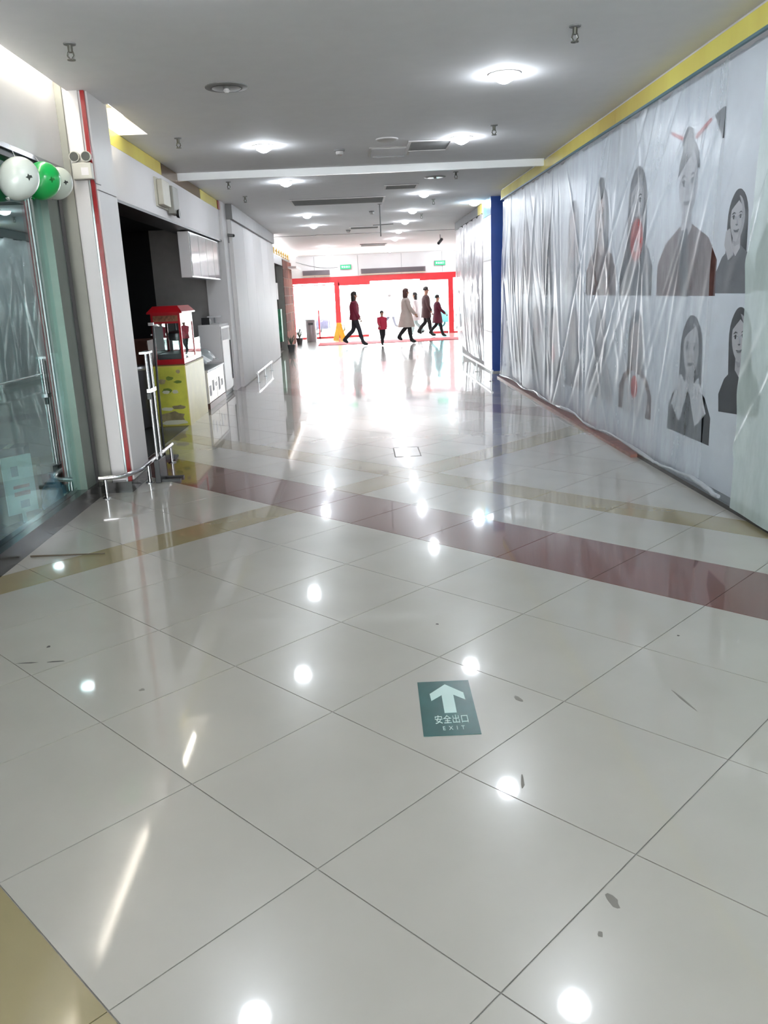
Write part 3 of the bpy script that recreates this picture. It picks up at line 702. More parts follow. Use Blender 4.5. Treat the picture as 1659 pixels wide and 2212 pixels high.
# blue pillar
bp = struct('wall_pillar_right', MB().box(2.70, 3.05, 16.9, 18.0, 0.0, 3.66), M_wpanel)
MB().box(2.685, 3.05, 16.86, 16.90, 0.03, 3.38).build('blue_panel', M_bluep, bp)
MB().box(3.05, 3.15, 15.6, 17.2, 0.0, 3.66).build('gap_back', M_white, bp)
MB().box(2.69, 2.70, 16.92, 17.98, 0.05, 3.05).build('mirror_panel', M_steel, bp)
MB().box(2.69, 2.70, 16.92, 17.98, 3.06, 3.38).build('cyan_panel', mat('cyan_panel', (60, 160, 200), 0.3), bp)
for z in (0.8, 1.5, 2.2):
    MB().box(2.688, 2.702, 16.92, 17.98, z, z+0.012).build('joint', M_mgrey, bp)
# far part of the right wall
wf = struct('wall_right_far', MB().box(2.86, 3.05, 18.0, 23.2, 0.0, 3.66), M_white)
MB().box(3.05, 4.9, 23.05, 23.2, 0.0, 3.66).build('return', M_white, wf)
MB().box(2.72, 2.86, 18.0, 18.9, 3.2, 3.38).build('brass_panel', M_gold, wf)
MB().box(2.72, 2.86, 18.9, 23.2, 3.2, 3.38).build('dark_band', M_dgrey, wf)
struct('wall_right_entrance', MB().box(4.75, 4.9, 23.2, 33.7, 0.0, 3.66), M_white)

# ---- printed portraits on the right wall
M_ink = [mat('ink_%d' % v, (v, v, v+3), 0.8, var=0.10, scale=14, spec=0.1) for v in (10, 26, 64, 104, 146, 190, 214)]
M_inkbrown = mat('ink_brown', (96, 64, 58), 0.8, spec=0.1, var=0.35, scale=12)
M_inkred = mat('ink_red', (206, 50, 34), 0.8, spec=0.1, var=0.2)
M_inkpink = mat('ink_pink', (216, 96, 140), 0.6, var=0.2)
M_face = mat('print_face', (196, 192, 194), 0.6, var=0.05); M_facew = mat('print_face_warm', (204, 184, 178), 0.6, var=0.05)
M_shade = mat('print_shade', (174, 171, 174), 0.8, var=0.06, spec=0.1)
def ell(cy, cz, ry, rz, n=24, a0=0, a1=2*PI):
    return [(cy+ry*math.cos(a0+(a1-a0)*k/n), cz+rz*math.sin(a0+(a1-a0)*k/n)) for k in range(n if abs(a1-a0-2*PI) < 1e-6 else n+1)]
def portrait(yc, z0, w, h, label, hair=0, cloth=2, face=None, long=True, bun=False, tilt=0.0, extra=None, faint=False):
    """half-length printed figure: local u to the left as seen (far), v up; layers step off the wall"""
    e = thing('portrait_print', (2.80, yc, z0), label, 'portrait print', 'portrait prints on the right wall')
    face = face or M_face
    lay = [0]
    def P(name, pts, m_):
        lay[0] += 1
        q = [(u*math.cos(tilt)-(v-0.6*h)*math.sin(tilt), u*math.sin(tilt)+(v-0.6*h)*math.cos(tilt)+0.6*h) for u, v in pts]
        q = [(max(-w/2, min(w/2, u)), max(0.0, min(h*1.02, v))) for u, v in q]
        return MB().prism(q, 'x', -0.0006*lay[0]-0.0004, -0.0002).build(name, m_, e)
    k = h
    fy, fz, fr, fh = 0.0, 0.66*k, 0.145*k, 0.20*k
    hm = M_ink[hair]; cm_ = cloth if not isinstance(cloth, int) else M_ink[cloth]
    if long: P('hair_back', ell(fy, fz-0.02*k, fr*1.45, fh*1.35)[0:13]+[(-fr*1.5, 0.30*k), (-fr*0.9, 0.22*k), (fr*0.9, 0.22*k), (fr*1.5, 0.30*k)], hm)
    P('shoulders', [(-w*0.5, 0), (-w*0.5, 0.20*k), (-w*0.36, 0.33*k), (-0.10*k, 0.42*k), (0.10*k, 0.42*k), (w*0.36, 0.33*k), (w*0.5, 0.20*k), (w*0.5, 0)][::-1], cm_)
    P('neck', [(-0.075*k, 0.50*k), (-0.085*k, 0.40*k), (0, 0.33*k), (0.085*k, 0.40*k), (0.075*k, 0.50*k)], face)
    P('face', [(fy+fr*math.sin(t)*(1 if math.cos(t) > 0 else 1-0.18*math.cos(t)**2), fz+fh*math.cos(t)) for t in [2*PI*i/28 for i in range(28)]], face)
    P('hair_top', ell(fy, fz+0.03*k, fr*1.18, fh*1.12, 18, math.radians(8), math.radians(172))+[(-fr*0.75, fz+0.09*k), (-fr*0.1, fz+0.155*k), (fr*0.55, fz+0.11*k)], hm)
    P('face_shade', [(fr*math.sin(t)*(1 if math.cos(t) > 0 else 1-0.18*math.cos(t)**2), fz+fh*math.cos(t)) for t in [PI*1.02+PI*0.94*i/14 for i in range(15)]]+[(-fr*0.62, fz+fh*0.45), (-fr*0.55, fz), (-fr*0.66, fz-fh*0.3), (-fr*0.3, fz-fh*0.72)], M_shade)
    P('neck_shade', [(-0.075*k, 0.485*k), (-0.07*k, 0.44*k), (0.03*k, 0.42*k), (0.07*k, 0.475*k), (0.0, 0.458*k)], M_shade)
    if not faint:
        for s in (-1, 1):
            P('eye_white', ell(s*fr*0.46, fz+0.012*k, fr*0.25, 0.017*k, 12), M_ink[6])
            P('brow', [(s*fr*0.22, fz+0.045*k), (s*fr*0.48, fz+0.06*k), (s*fr*0.74, fz+0.042*k), (s*fr*0.48, fz+0.050*k)], M_ink[1])
            P('eye', ell(s*fr*0.46, fz+0.012*k, fr*0.12, 0.016*k, 12), M_ink[0]); P('eyelid', [(s*fr*0.18, fz+0.014*k), (s*fr*0.46, fz+0.034*k), (s*fr*0.74, fz+0.016*k), (s*fr*0.46, fz+0.026*k)], M_ink[0])
        P('nose_side', [(-0.004*k, fz+0.02*k), (-0.02*k, fz-0.045*k), (-0.006*k, fz-0.04*k)], M_shade)
        P('nose', [(-0.018*k, fz-0.05*k), (0.0, fz-0.06*k), (0.018*k, fz-0.05*k), (0.0, fz-0.045*k)], M_ink[3])
        P('mouth', [(-fr*0.34, fz-0.094*k), (-fr*0.1, fz-0.102*k), (0, fz-0.100*k), (fr*0.1, fz-0.102*k), (fr*0.34, fz-0.094*k), (fr*0.16, fz-0.118*k), (-fr*0.16, fz-0.118*k)], M_ink[3])
    if bun: P('bun', ell(fy+0.02*k, fz+fh*1.2, fr*0.55, fr*0.6), hm)
    if extra: extra(P, k, w)
    return e
def ex_pins(P, k, w):
    P('hair_pin', [(0.10*k, 0.92*k), (0.30*k, 0.99*k), (0.30*k, 1.005*k), (0.10*k, 0.94*k)], M_inkred)
    P('hair_pin', [(-0.10*k, 0.90*k), (-0.30*k, 0.96*k), (-0.30*k, 0.975*k), (-0.10*k, 0.92*k)], M_inkred)
    P('fan', [(-0.36*k, 0.98*k), (-0.48*k, 1.0*k), (-0.48*k, 0.84*k)], M_ink[3])
    P('collar', [(-0.02*k, 0.40*k), (0.10*k, 0.38*k), (0.02*k, 0.0), (-0.08*k, 0.0)], M_ink[2])
def ex_red(P, k, w):
    P('red_fan', ell(-0.02*k, 0.40*k, 0.13*k, 0.15*k), M_inkred); P('fan_centre', ell(-0.02*k, 0.36*k, 0.04*k, 0.05*k), M_facew)
def ex_bouquet(P, k, w):
    P('bouquet', [(-0.30*k, 0.0), (-0.36*k, 0.2*k), (-0.2*k, 0.34*k), (0.06*k, 0.38*k), (0.26*k, 0.26*k), (0.3*k, 0.0)], M_ink[6]); P('red_bloom', ell(-0.02*k, 0.24*k, 0.09*k, 0.10*k), M_inkred)
def ex_collar(P, k, w):
    for s in (-1, 1): P('collar', [(s*0.02*k, 0.36*k), (s*0.17*k, 0.46*k), (s*0.33*k, 0.22*k), (s*0.16*k, 0.10*k)], M_ink[6])
def ex_headdress(P, k, w):
    P('pink_flower', blob(0.0, 0.93*k, 0.20*k, 0.10*k, seed=4), M_inkpink)
def ex_hand(P, k, w):
    P('hand', [(0.12*k, 0.30*k), (0.22*k, 0.44*k), (0.20*k, 0.56*k), (0.14*k, 0.58*k), (0.10*k, 0.48*k), (0.04*k, 0.34*k)], M_face)
up, lo = 1.54, 0.36
portrait(5.50, 1.58, 0.85, 1.30, 'upper print of a figure with a pink flower headdress beside the plastic edge', 0, 2, extra=ex_headdress)
portrait(6.25, 1.56, 0.64, 0.80, 'upper print of a grey-clothed figure with short dark fringe beside the thick plastic', 0, 3, extra=ex_hand)
portrait(7.22, up, 1.30, 1.36, 'large upper print with two red hairpins and dark patterned shoulders', 2, M_inkbrown, bun=True, long=False, extra=ex_pins)
portrait(8.50, up, 0.98, 1.33, 'upper print of a long-haired figure holding a red fan', 2, 3, extra=ex_red)
portrait(9.72, up, 1.18, 1.29, 'upper brownish print with high hair next to the red fan print', 3, M_inkbrown, face=M_facew, bun=True)
portrait(10.95, up, 0.80, 1.27, 'upper narrow faint print third from the red fan print', 3, 5, face=M_facew, faint=True)
portrait(12.5, up, 0.74, 1.30, 'upper faint print with a pale grey backdrop in the far half', 3, 4, faint=True)
portrait(14.0, up, 0.9, 1.30, 'upper faint print second from the blue pillar', 2, 3, faint=True)
portrait(15.2, up, 0.8, 1.30, 'upper faint print next to the blue pillar', 3, 4, faint=True)
portrait(6.08, 0.66, 0.72, 0.88, 'lower black and white print of a smiling face with sleek dark hair', 0, 1, tilt=-0.12)
portrait(6.98, lo, 0.92, 1.12, 'lower print with a white pointed collar on a dark jacket', 1, 0, extra=ex_collar)
portrait(8.40, lo, 1.02, 1.14, 'lower print with a white bouquet and one red bloom', 3, M_inkbrown, face=M_facew, extra=ex_bouquet)
portrait(9.65, lo, 1.0, 1.12, 'lower pale print between the bouquet print and the far faint ones', 4, 5, faint=True)
portrait(10.85, lo, 0.85, 1.12, 'lower faint print in beige-grey tones, middle of the lower row', 4, 5, face=M_facew, faint=True)
portrait(12.0, lo, 0.95, 1.12, 'lower far print with a red blossom at the chest', 2, 4, extra=lambda P, k, w: P('red_blossom', ell(0, 0.32*k, 0.09*k, 0.12*k), M_inkred), faint=True)
portrait(13.2, lo, 0.8, 1.12, 'lower faint print second from the far end of the wall', 3, 4, faint=True)
portrait(14.5, lo, 1.2, 1.12, 'lower dark smudged print at the far end by the blue pillar', 2, 3, faint=True)

# ---- plastic sheets
def sheet(name, y0, y1, z1, xf, m_, label, seed, ny, nz, folds, bulge=0.05, amp=0.03, tail=0.06, zb=None):
    R_ = random.Random(seed); F = []
    for i in range(folds):
        ya = R_.uniform(y0-0.6, y1+0.6); sl = (R_.uniform(0.1, 0.95) if R_.random() < 0.85 else -0.3) if ya < 9.5 else (R_.uniform(-0.75, 0.1) if R_.random() < 0.7 else R_.uniform(0.0, 0.3))
        F.append((ya, sl, R_.uniform(0.02, 0.07), R_.uniform(0.3, 1.0)*amp*R_.choice((-1, 1, -1)), R_.uniform(-0.2, 0.35)*z1, R_.uniform(0.6, 1.1)*z1))
    ph = [R_.uniform(0, 6) for _ in range(8)]
    vs = []; fs = []
    for j in range(nz+1):
        v = j/nz
        for i in range(ny+1):
            y = y0+(y1-y0)*i/ny
            zlow = zb(y) if zb else 0.05
            z = zlow+(z1-zlow)*v
            z += (0.02*math.sin(7*y+ph[7])+0.015*math.sin(17*y))*v**6
            d = 0.0
            for (ya, sl, wd, am, za, zc) in F:
                yl = ya+sl*(z1-z); t = abs(y-yl)/(wd*(0.7+0.9*(1-v)))
                if t < 3:
                    e_ = math.exp(-t*t)
                    env = 1.0
                    if z < za: env = max(0, 1-(za-z)/0.4)
                    if z > zc: env = max(0, 1-(z-zc)/0.4)
                    d += am*e_*env
            d += amp*0.6*math.sin(4*y+1.3*z+ph[0])*(1-v)*0.7+amp*0.22*math.sin(9*y-2.1*z+ph[1])*(1-0.6*v)
            d += amp*0.35*math.sin(2.1*y+ph[3])*math.sin(2.6*z+ph[4])
            b = -bulge*math.sin(PI*min(1, v*1.15))-tail*(1-v)**5*(1+0.5*math.sin(3*y+ph[5]))
            x = xf+b*0.8+max(-0.085, min(0.05, d))
            vs.append((min(x, 2.785), y, z))
    for j in range(nz):
        for i in range(ny):
            a = j*(ny+1)+i; fs.append((a, a+1, a+ny+2, a+ny+1))
    return MB().add(vs, fs).build(name, m_, None, True, label, 'plastic sheet', 'plastic sheets on the right wall')
long_sheet = sheet('plastic_sheet', 6.45, 15.85, 3.20, 2.745, M_sheet, 'long creased translucent plastic sheet over the printed portraits', 21, 560, 150, 60, amp=0.010, zb=lambda y: 0.055)
sheet('plastic_sheet', 5.78, 6.44, 3.20, 2.755, film('clear_film', (236, 245, 255), 0.13, 0.05, gloss=0.02, rough=0.3, trl=0.15), 'narrow clear plastic sheet over the smiling face print', 33, 60, 90, 8, amp=0.006, bulge=0.03)
sheet('plastic_sheet', 0.6, 5.74, 3.20, 2.70, M_sheet2, 'milky greenish plastic sheet at the near end of the right wall', 5, 220, 100, 34, amp=0.016, zb=lambda y: 0.05)
sheet('plastic_sheet', 18.25, 23.1, 3.19, 2.735, M_sheet3, 'white plastic sheet bulging beyond the blue pillar', 9, 160, 90, 26, bulge=0.05, amp=0.018, tail=-0.02, zb=lambda y: 0.10+0.25*max(0, (y-20.5)/2.6)**1.5)
# rolled hem of the long sheet lying on the kerb
pts = []; R_ = random.Random(2)
for i in range(120):
    y = 6.0+9.9*i/119; pts.append((2.685+0.012*math.sin(5*y)+R_.uniform(-.004, .004), y, 0.07+0.02*math.sin(3.1*y)+R_.uniform(-.004, .004)))
MB().tube(pts, [0.016+0.006*math.sin(i*0.35) for i in range(120)], 8).build('hem', film('hem_film', (228, 232, 236), 0.7, 0.1), long_sheet, True, 'bunched hem along the brown kerb')

# ================================================================== ENTRANCE
we = struct('wall_entrance', MB().box(-2.75, 4.9, 33.5, 33.7, 2.34, 3.66), M_white)
for x in (-1.6, 0.1, 1.8, 3.4):
    MB().box(x, x+0.012, 33.494, 33.5, 2.36, ceil_z(33.5)-0.02).build('panel_joint', M_mgrey, we)
def red_frame():
    d = thing('door_1', (0, 33.55, 0), kind='structure')
    def p(name, x0, x1, z0, z1, m_=M_doorred, y0=-0.06, y1=0.06): return MB().box(x0, x1, y0, y1, z0, z1).build(name, m_, d)
    p('header', -2.55, 4.72, 2.12, 2.34); p('header_step', -0.70, 0.55, 2.0, 2.12); p('right_step', 2.5, 3.62, 2.06, 2.12)
    for x0, x1 in ((-0.86, -0.66), (3.62, 3.82)): p('post', x0, x1, 0.0, 2.12)
    p('post', -2.55, -2.47, 0.0, 2.12)
    p('mullion', -1.56, -1.51, 0.0, 1.1); p('mullion', -1.545, -1.525, 1.1, 2.04, M_dgrey)
    p('transom', -2.47, -0.86, 2.04, 2.07); p('sill', -2.47, -0.86, 0.0, 0.07); p('sill', 3.82, 4.72, 0.0, 0.06)
    MB().box(-2.47, -1.56, -0.008, 0.008, 0.07, 2.04).build('pane', M_dglass, d); MB().box(-1.51, -0.86, -0.008, 0.008, 0.07, 2.04).build('pane', M_dglass, d)
    MB().box(3.82, 4.72, -0.008, 0.008, 0.06, 2.12).build('pane', M_dglass, d)
    lf = MB().box(-0.64, 0.42, 0.02, 0.035, 0.08, 2.0).build('sliding_leaf', M_dglass, d)
    MB().box(-0.64, 0.42, 0.01, 0.045, 0.0, 0.08).build('bottom_rail', M_doorred, lf)
    MB().box(-0.64, 0.42, 0.015, 0.04, 1.36, 1.375).build('safety_stripe', mat('teal_stripe', (90, 170, 170), 0.3), lf)
    MB().box(0.40, 0.42, 0.01, 0.045, 0.08, 2.0).build('stile', M_mgrey, lf)
    lf = MB().box(2.95, 3.6, 0.02, 0.035, 0.08, 2.06).build('sliding_leaf', glass('teal_glass', (0.55, 0.82, 0.84)), d)
    MB().box(2.95, 3.6, 0.01, 0.045, 0.0, 0.08).build('bottom_rail', M_doorred, lf)
    MB().box(2.55, 3.6, 0.015, 0.04, 1.36, 1.375).build('safety_stripe', MATS['teal_stripe'], lf)
    return d
red_frame()
def air_curtain(x0, x1, z, label):
    e = thing('air_curtain', ((x0+x1)/2, 33.398, z), label, 'air curtain', 'air curtains over the entrance')
    L = (x1-x0)/2
    MB().box(-L, L, -0.10, 0.10, 0, 0.19).build('case', mat('air_brown', (108, 92, 98), 0.4), e, bevel=0.01)
    for i in range(6): MB().box(-L+0.05, L-0.05, -0.104, -0.10, 0.03+i*0.024, 0.04+i*0.024).build('louvre', M_dgrey, e)
    MB().box(-L, L, -0.08, 0.08, -0.02, 0.0).build('outlet', mat('warm_white', (240, 226, 200), 0.4), e)
air_curtain(0.22, 2.73, 2.40, 'long dark air curtain on the white wall above the open doorway')
air_curtain(-2.05, -1.0, 2.42, 'short dark air curtain above the left glass panel')
M_exit = mat('exit_green', (16, 170, 104), 0.4, emit=0.4, var=0.05); M_exitw = mat('exit_white', (235, 255, 245), 0.4, emit=0.6, var=0)
for (x, lb) in ((-0.37, 'green exit sign above the doorway, left of the two'), (3.31, 'green exit sign above the doorway, right of the two')):
    e = thing('exit_sign', (x, 33.47, 2.60), lb, 'exit sign', 'exit signs over the entrance')
    MB().box(-0.22, 0.22, -0.03, 0.03, 0, 0.18).build('case', M_mgrey, e); pn = MB().box(-0.20, 0.20, -0.034, -0.03, 0.015, 0.165).build('panel', M_exit, e)
    textmesh('lettering', '安全出口', 0.085, M_exitw, pn, (0, -0.0345, 0.09), (PI/2, 0, 0))
# loose wire drooping across the wall
MB().tube([(-2.3+0.27*i, 33.485, 2.95-0.27*math.sin(PI*min(1, (i/6)*0.62))) for i in range(7)], 0.008, 6).build('loose_wire', M_mgrey, None, True, 'thin grey wire drooping across the white wall over the entrance', 'wire')
MB().box(-1.4, 4.4, 28.7, 30.3, 0.0005, 0.012).build('door_mat', mat('mat_red', (196, 48, 58), 0.8, var=0.12, scale=20), None, False, 'long red door mat across the entrance', 'mat')
# steel bin
e = thing('litter_bin', (-1.76, 31.6, 0.0), 'tall grey litter bin left of the entrance', 'bin')
MB().lathe([(0.18, 0), (0.19, 0.02), (0.19, 0.74), (0.18, 0.76)], (0, 0, 0), 24).build('body', mat('bin_grey', (150, 142, 146), 0.35, metal=0.4), e, smooth=True)
MB().lathe([(0.20, 0.76), (0.205, 0.79), (0.19, 0.82), (0.10, 0.835)], (0, 0, 0), 24).build('lid', M_steel, e, smooth=True)
MB().box(-0.09, 0.09, -0.196, -0.17, 0.62, 0.70).build('slot', M_blackm, e)
# wet floor sign
e = thing('wet_floor_sign', (-0.72, 32.0, 0.0), 'yellow folding wet floor sign beside the left red door post', 'floor sign', rz=0.75)
M_wet = mat('wet_yellow', (250, 190, 40), 0.4)
for s in (-1, 1):
    b = MB().add([(-0.02*0+s*0.02, -0.10, 0.62), (s*0.02, 0.10, 0.62), (s*0.20, 0.15, 0.0), (s*0.20, -0.15, 0.0), (s*0.005, -0.10, 0.62), (s*0.005, 0.10, 0.62), (s*0.18, 0.15, 0.0), (s*0.18, -0.15, 0.0)],
             [(0, 1, 2, 3), (4, 5, 6, 7), (0, 1, 5, 4), (1, 2, 6, 5), (2, 3, 7, 6), (3, 0, 4, 7)]).build('board', M_wet, e)
MB().tube([(0, -0.1, 0.615), (0, 0.1, 0.615)], 0.018, 10).build('hinge', M_wet, e)

# ---- outside: covered scooters and low planter
def scooter(loc, rgb, label, rz):
    e = thing('covered_scooter', loc, label, 'scooter', 'scooters parked outside', rz=rz)
    rg = []
    for (x, hw, h0, h1) in ((-0.8, 0.10, 0.35, 0.60), (-0.65, 0.20, 0.25, 0.78), (-0.3, 0.24, 0.22, 0.80), (0.05, 0.22, 0.22, 0.72), (0.35, 0.24, 0.22, 0.95), (0.5, 0.32, 0.25, 1.08), (0.62, 0.20, 0.28, 0.95), (0.8, 0.08, 0.32, 0.6)):
        rg.append([(x, hw*math.cos(2*PI*k/14), (h0+h1)/2+(h1-h0)/2*math.sin(2*PI*k/14)) for k in range(14)])
    MB().rings(rg).build('cover', mat('cover_%d' % rgb[0], rgb, 0.5, var=0.1), e, smooth=True)
    for x in (-0.55, 0.62):
        vs = [(x+0.2*math.cos(2*PI*k/18), 0.04*s, 0.235+0.2*math.sin(2*PI*k/18)) for k in range(18) for s in (-1, 1)]
        MB().tube([(x+0.19*math.cos(2*PI*k/18), 0, 0.235+0.19*math.sin(2*PI*k/18)) for k in range(19)], 0.045, 8).build('wheel', M_blackm, e, smooth=True)
scooter((-1.3, 37.2, 0), (74, 70, 92), 'purple-grey covered scooter parked outside behind the left glass panel', 0.5)
scooter((-2.4, 38.2, 0), (140, 136, 146), 'pale grey covered scooter outside at the far left of the glass', 0.9)
scooter((4.3, 38.6, 0), (96, 116, 120), 'teal-grey covered scooter outside right of the doorway', -0.6)

# ================================================================== CEILING FITTINGS
def downlight(x, y, lit, label, r=0.095):
    z = ceil_z(y)
    e = thing('downlight', (x, y, z), label, 'ceiling light', 'round ceiling downlights')
    if y > 25.6: e.rotation_euler = (-0.0316, 0, 0)
    MB().lathe([(r*1.42, -0.0005), (r*1.42, -0.006), (r*1.05, -0.012), (r*1.0, -0.004), (r*1.0, 0.0)], (0, 0, 0), 28).build('rim', M_white if lit else M_mgrey, e, smooth=True)
    MB().lathe([(r*0.97, -0.0125), (r*0.85, -0.045), (r*0.3, -0.072)] if lit else [(r*0.98, -0.0125), (r*0.9, -0.014)], (0, 0, 0), 12).build('diffuser', M_lamp if lit else M_lampoff, e, smooth=True)
    if not lit: MB().lathe([(0.02, -0.014), (0.03, -0.03), (0.012, -0.045)], (0, 0, 0), 12).build('bulb', M_white, e, smooth=True)
    return e
LX, RX = -1.0, 1.32
seq = {1: 'first', 2: 'second', 3: 'third', 4: 'fourth', 5: 'fifth', 6: 'sixth', 7: 'seventh', 8: 'eighth', 9: 'ninth'}
# rows continued unseen behind the camera as light sources; foremost pair mirrored in tiles
for i, y in enumerate((-1.0, -3.9, -6.8)):
    downlight(LX, y, True, 'lit downlight of the left row behind the camera, %s back' % seq[i+1]); downlight(RX, y, True, 'lit downlight of the right row behind the camera, %s back' % seq[i+1])
downlight(LX, 1.9, True, 'lit downlight of the left ceiling row just over the camera'); downlight(RX, 1.9, True, 'lit downlight of the right ceiling row just over the camera')
downlight(LX, 4.87, True, 'lit downlight of the left row above the near floor, seen mirrored in the tiles'); downlight(RX, 4.80, True, 'lit downlight of the right row above the near floor, seen mirrored in the tiles')
downlight(LX, 7.59, False, 'unlit dark downlight nearest the camera on the left', 0.125)
for i, y in enumerate((10.43, 13.62, 19.2, 22.07, 29.4, 30.95, 32.7)):
    downlight(LX, y, True, 'lit round downlight in the left ceiling row, %s lit one from the camera' % seq[i+1])
for i, y in enumerate((7.51, 10.41, 15.95, 19.13, 22.0, 25.3, 27.7, 31.0, 32.1)):
    downlight(RX, y, True, 'lit round downlight in the right ceiling row, %s from the camera' % seq[i+1])
downlight(3.56, 32.6, True, 'lit downlight near the far right corner over the entrance')
downlight(2.52, 17.95, True, 'lit downlight close to the blue pillar', 0.11)
downlight(RX, 13.78, False, 'unlit flat downlight in the right row beyond the white ceiling trim', 0.12)

def sprinkler(x, y, label):
    e = thing('sprinkler', (x, y, ceil_z(y)), label, 'sprinkler', 'ceiling sprinklers')
    MB().lathe([(0.042, -0.0005), (0.040, -0.008), (0.020, -0.012)], (0, 0, 0), 16).build('collar', M_mgrey, e, smooth=True)
    MB().tube([(0, 0, -0.01), (0, 0, -0.055)], 0.017, 10).build('body', mat('sprinkler_brass', (104, 104, 96), 0.4, metal=0.6), e, smooth=True)
    for s in (-1, 1): MB().tube([(s*0.014, 0, -0.05), (s*0.022, 0, -0.075), (s*0.006, 0, -0.098)], 0.006, 6).build('arm', MATS['sprinkler_brass'], e)
    MB().lathe([(0.028, -0.098), (0.028, -0.103)], (0, 0, 0), 14).build('deflector', MATS['sprinkler_brass'], e)
for i, y in enumerate((6.24, 9.73, 13.37, 15.28)): sprinkler(-1.85, y, 'small grey pendant sprinkler in the left row, %s from the camera' % seq[i+1])
for i, y in enumerate((6.27, 9.72, 13.29, 17.03, 20.12)): sprinkler(1.59, y, 'small grey pendant sprinkler in the right row, %s from the camera' % seq[i+1])

def vent(name, x0, x1, y0, y1, label, n, dark=M_dgrey, slat=M_mgrey, frame=M_white):
    z = ceil_z((y0+y1)/2); e = thing(name, ((x0+x1)/2, (y0+y1)/2, z), label, 'air vent')
    a, b = (x1-x0)/2, (y1-y0)/2; w = 0.035
    MB().box(-a, a, -b, b, -0.004, -0.0005).build('backing', dark, e)
    for (p, q, r_, s_) in ((-a, a, -b, -b+w), (-a, a, b-w, b), (-a, -a+w, -b+w, b-w), (a-w, a, -b+w, b-w)): MB().box(p, q, r_, s_, -0.018, -0.004).build('frame', frame, e)
    for i in range(n):
        y = -b+w+(2*b-2*w)*(i+0.5)/n
        MB().prism([(y-0.012, -0.006), (y-0.008, -0.006), (y+0.012, -0.016), (y+0.008, -0.016)], 'x', -a+w, a-w).build('slat', slat, e)
vent('ceiling_vent', 0.70, 1.24, 10.45, 11.15, 'square louvred ceiling vent between the right row lights near the trim', 9)
vent('ceiling_vent', 0.55, 1.12, 14.5, 15.05, 'white slatted ceiling vent beyond the white trim', 7)
vent('return_grille', -1.15, 0.62, 16.1, 17.1, 'long dark return grille across the middle of the ceiling', 10, slat=M_mgrey)
vent('ceiling_vent', -0.1, 0.7, 23.0, 23.7, 'faint pale ceiling vent deep in the corridor', 6, dark=M_mgrey)
vent('ceiling_vent', 0.2, 1.1, 29.2, 30.1, 'pale ceiling vent close to the entrance wall', 6, dark=M_mgrey)
def disc(x, y, r, label, cat, nm='speaker_grille'):
    e = thing(nm, (x, y, ceil_z(y)), label, cat)
    MB().lathe([(r, -0.0005), (r, -0.010), (r*0.9, -0.016)], (0, 0, 0), 28).build('rim', M_white, e, smooth=True)
    MB().lathe([(r*0.88, -0.0165), (r*0.8, -0.020)], (0, 0, 0), 28).build('grille', M_grey, e, smooth=True)
disc(0.44, 10.3, 0.13, 'round white ceiling speaker beside the louvred vent', 'speaker')
disc(-1.0, 25.4, 0.12, 'round white ceiling speaker far along the left row', 'speaker')
e = thing('access_hatch', (0.50, 11.15, CZ), 'grey ceiling access hatch left of the louvred vent', 'hatch')
MB().box(-0.26, 0.26, -0.32, 0.32, -0.012, -0.0005).build('frame', M_grey, e); MB().box(-0.23, 0.23, -0.29, 0.29, -0.016, -0.012).build('door', M_ceil, e); MB().box(-0.2, 0.2, 0.29, 0.32, -0.03, -0.012).build('lip', M_mgrey, e)
def smoke(x, y, label):
    e = thing('smoke_detector', (x, y, ceil_z(y)), label, 'smoke detector', 'smoke detectors')
    MB().lathe([(0.065, -0.0005), (0.065, -0.018), (0.055, -0.024)], (0, 0, 0), 20).build('base', M_mgrey, e, smooth=True)
    MB().lathe([(0.048, -0.024), (0.045, -0.055), (0.028, -0.066)], (0, 0, 0), 20).build('sensor', M_grey, e, smooth=True)
    MB().lathe([(0.006, -0.066), (0.006, -0.07)], (0.015, 0, 0), 8).build('indicator', M_red, e)
smoke(-0.12, 10.89, 'grey smoke detector near the middle of the ceiling before the trim'); smoke(0.42, 18.94, 'small smoke detector beyond the long return grille'); smoke(-0.14, 24.15, 'small smoke detector deep in the corridor')
e = thing('hanging_cross_bar', (0.55, 17.5, CZ), 'thin grey pipe cross hanging from the ceiling behind the return grille', 'pipe')
MB().tube([(0, 0, -0.0005), (0, 0, -0.62)], 0.013, 8).build('drop_pipe', M_mgrey, e, smooth=True); MB().tube([(-0.15, 0, -0.40), (0.26, 0, -0.39)], 0.009, 8).build('cross_pipe', M_mgrey, e, smooth=True); MB().lathe([(0.04, -0.0005), (0.04, -0.01)], (0, 0, 0), 12).build('flange', M_mgrey, e)
e = thing('security_camera', (2.70, 27.0, ceil_z(27.0)), 'dark tube security camera hanging from the ceiling near the entrance', 'security camera')
MB().tube([(0, 0, -0.0005), (0, 0, -0.16)], 0.012, 8).build('stem', M_mgrey, e); MB().tube([(0.06, 0.10, -0.14), (-0.07, -0.14, -0.27)], 0.045, 12).build('barrel', M_dgrey, e, smooth=True); MB().tube([(-0.07, -0.14, -0.27), (-0.076, -0.15, -0.275)], 0.034, 12).build('lens', M_blackm, e)
# cove tubes hidden above the left ceiling edge
for (y0, y1, x, z, lb) in ((3.6, 5.1, -2.345, 3.52, 'hidden cove tube over the shop window, nearer one'), (5.7, 7.35, -2.345, 3.52, 'hidden cove tube over the shop window, by the pillar'), (8.25, 9.3, -2.30, 3.56, 'hidden cove tube in the ceiling notch behind the pillar')):
    e = thing('cove_tube', (x, (y0+y1)/2, z), lb, 'tube light', 'cove tubes'); L = (y1-y0)/2
    MB().tube([(0, -L, 0), (0, L, 0)], 0.014, 10).build('tube', M_tube, e, smooth=True)
    MB().box(-0.02, 0.02, -L, L, 0.02, 0.13 if z < 3.54 else 0.095).build('batten', M_white, e)

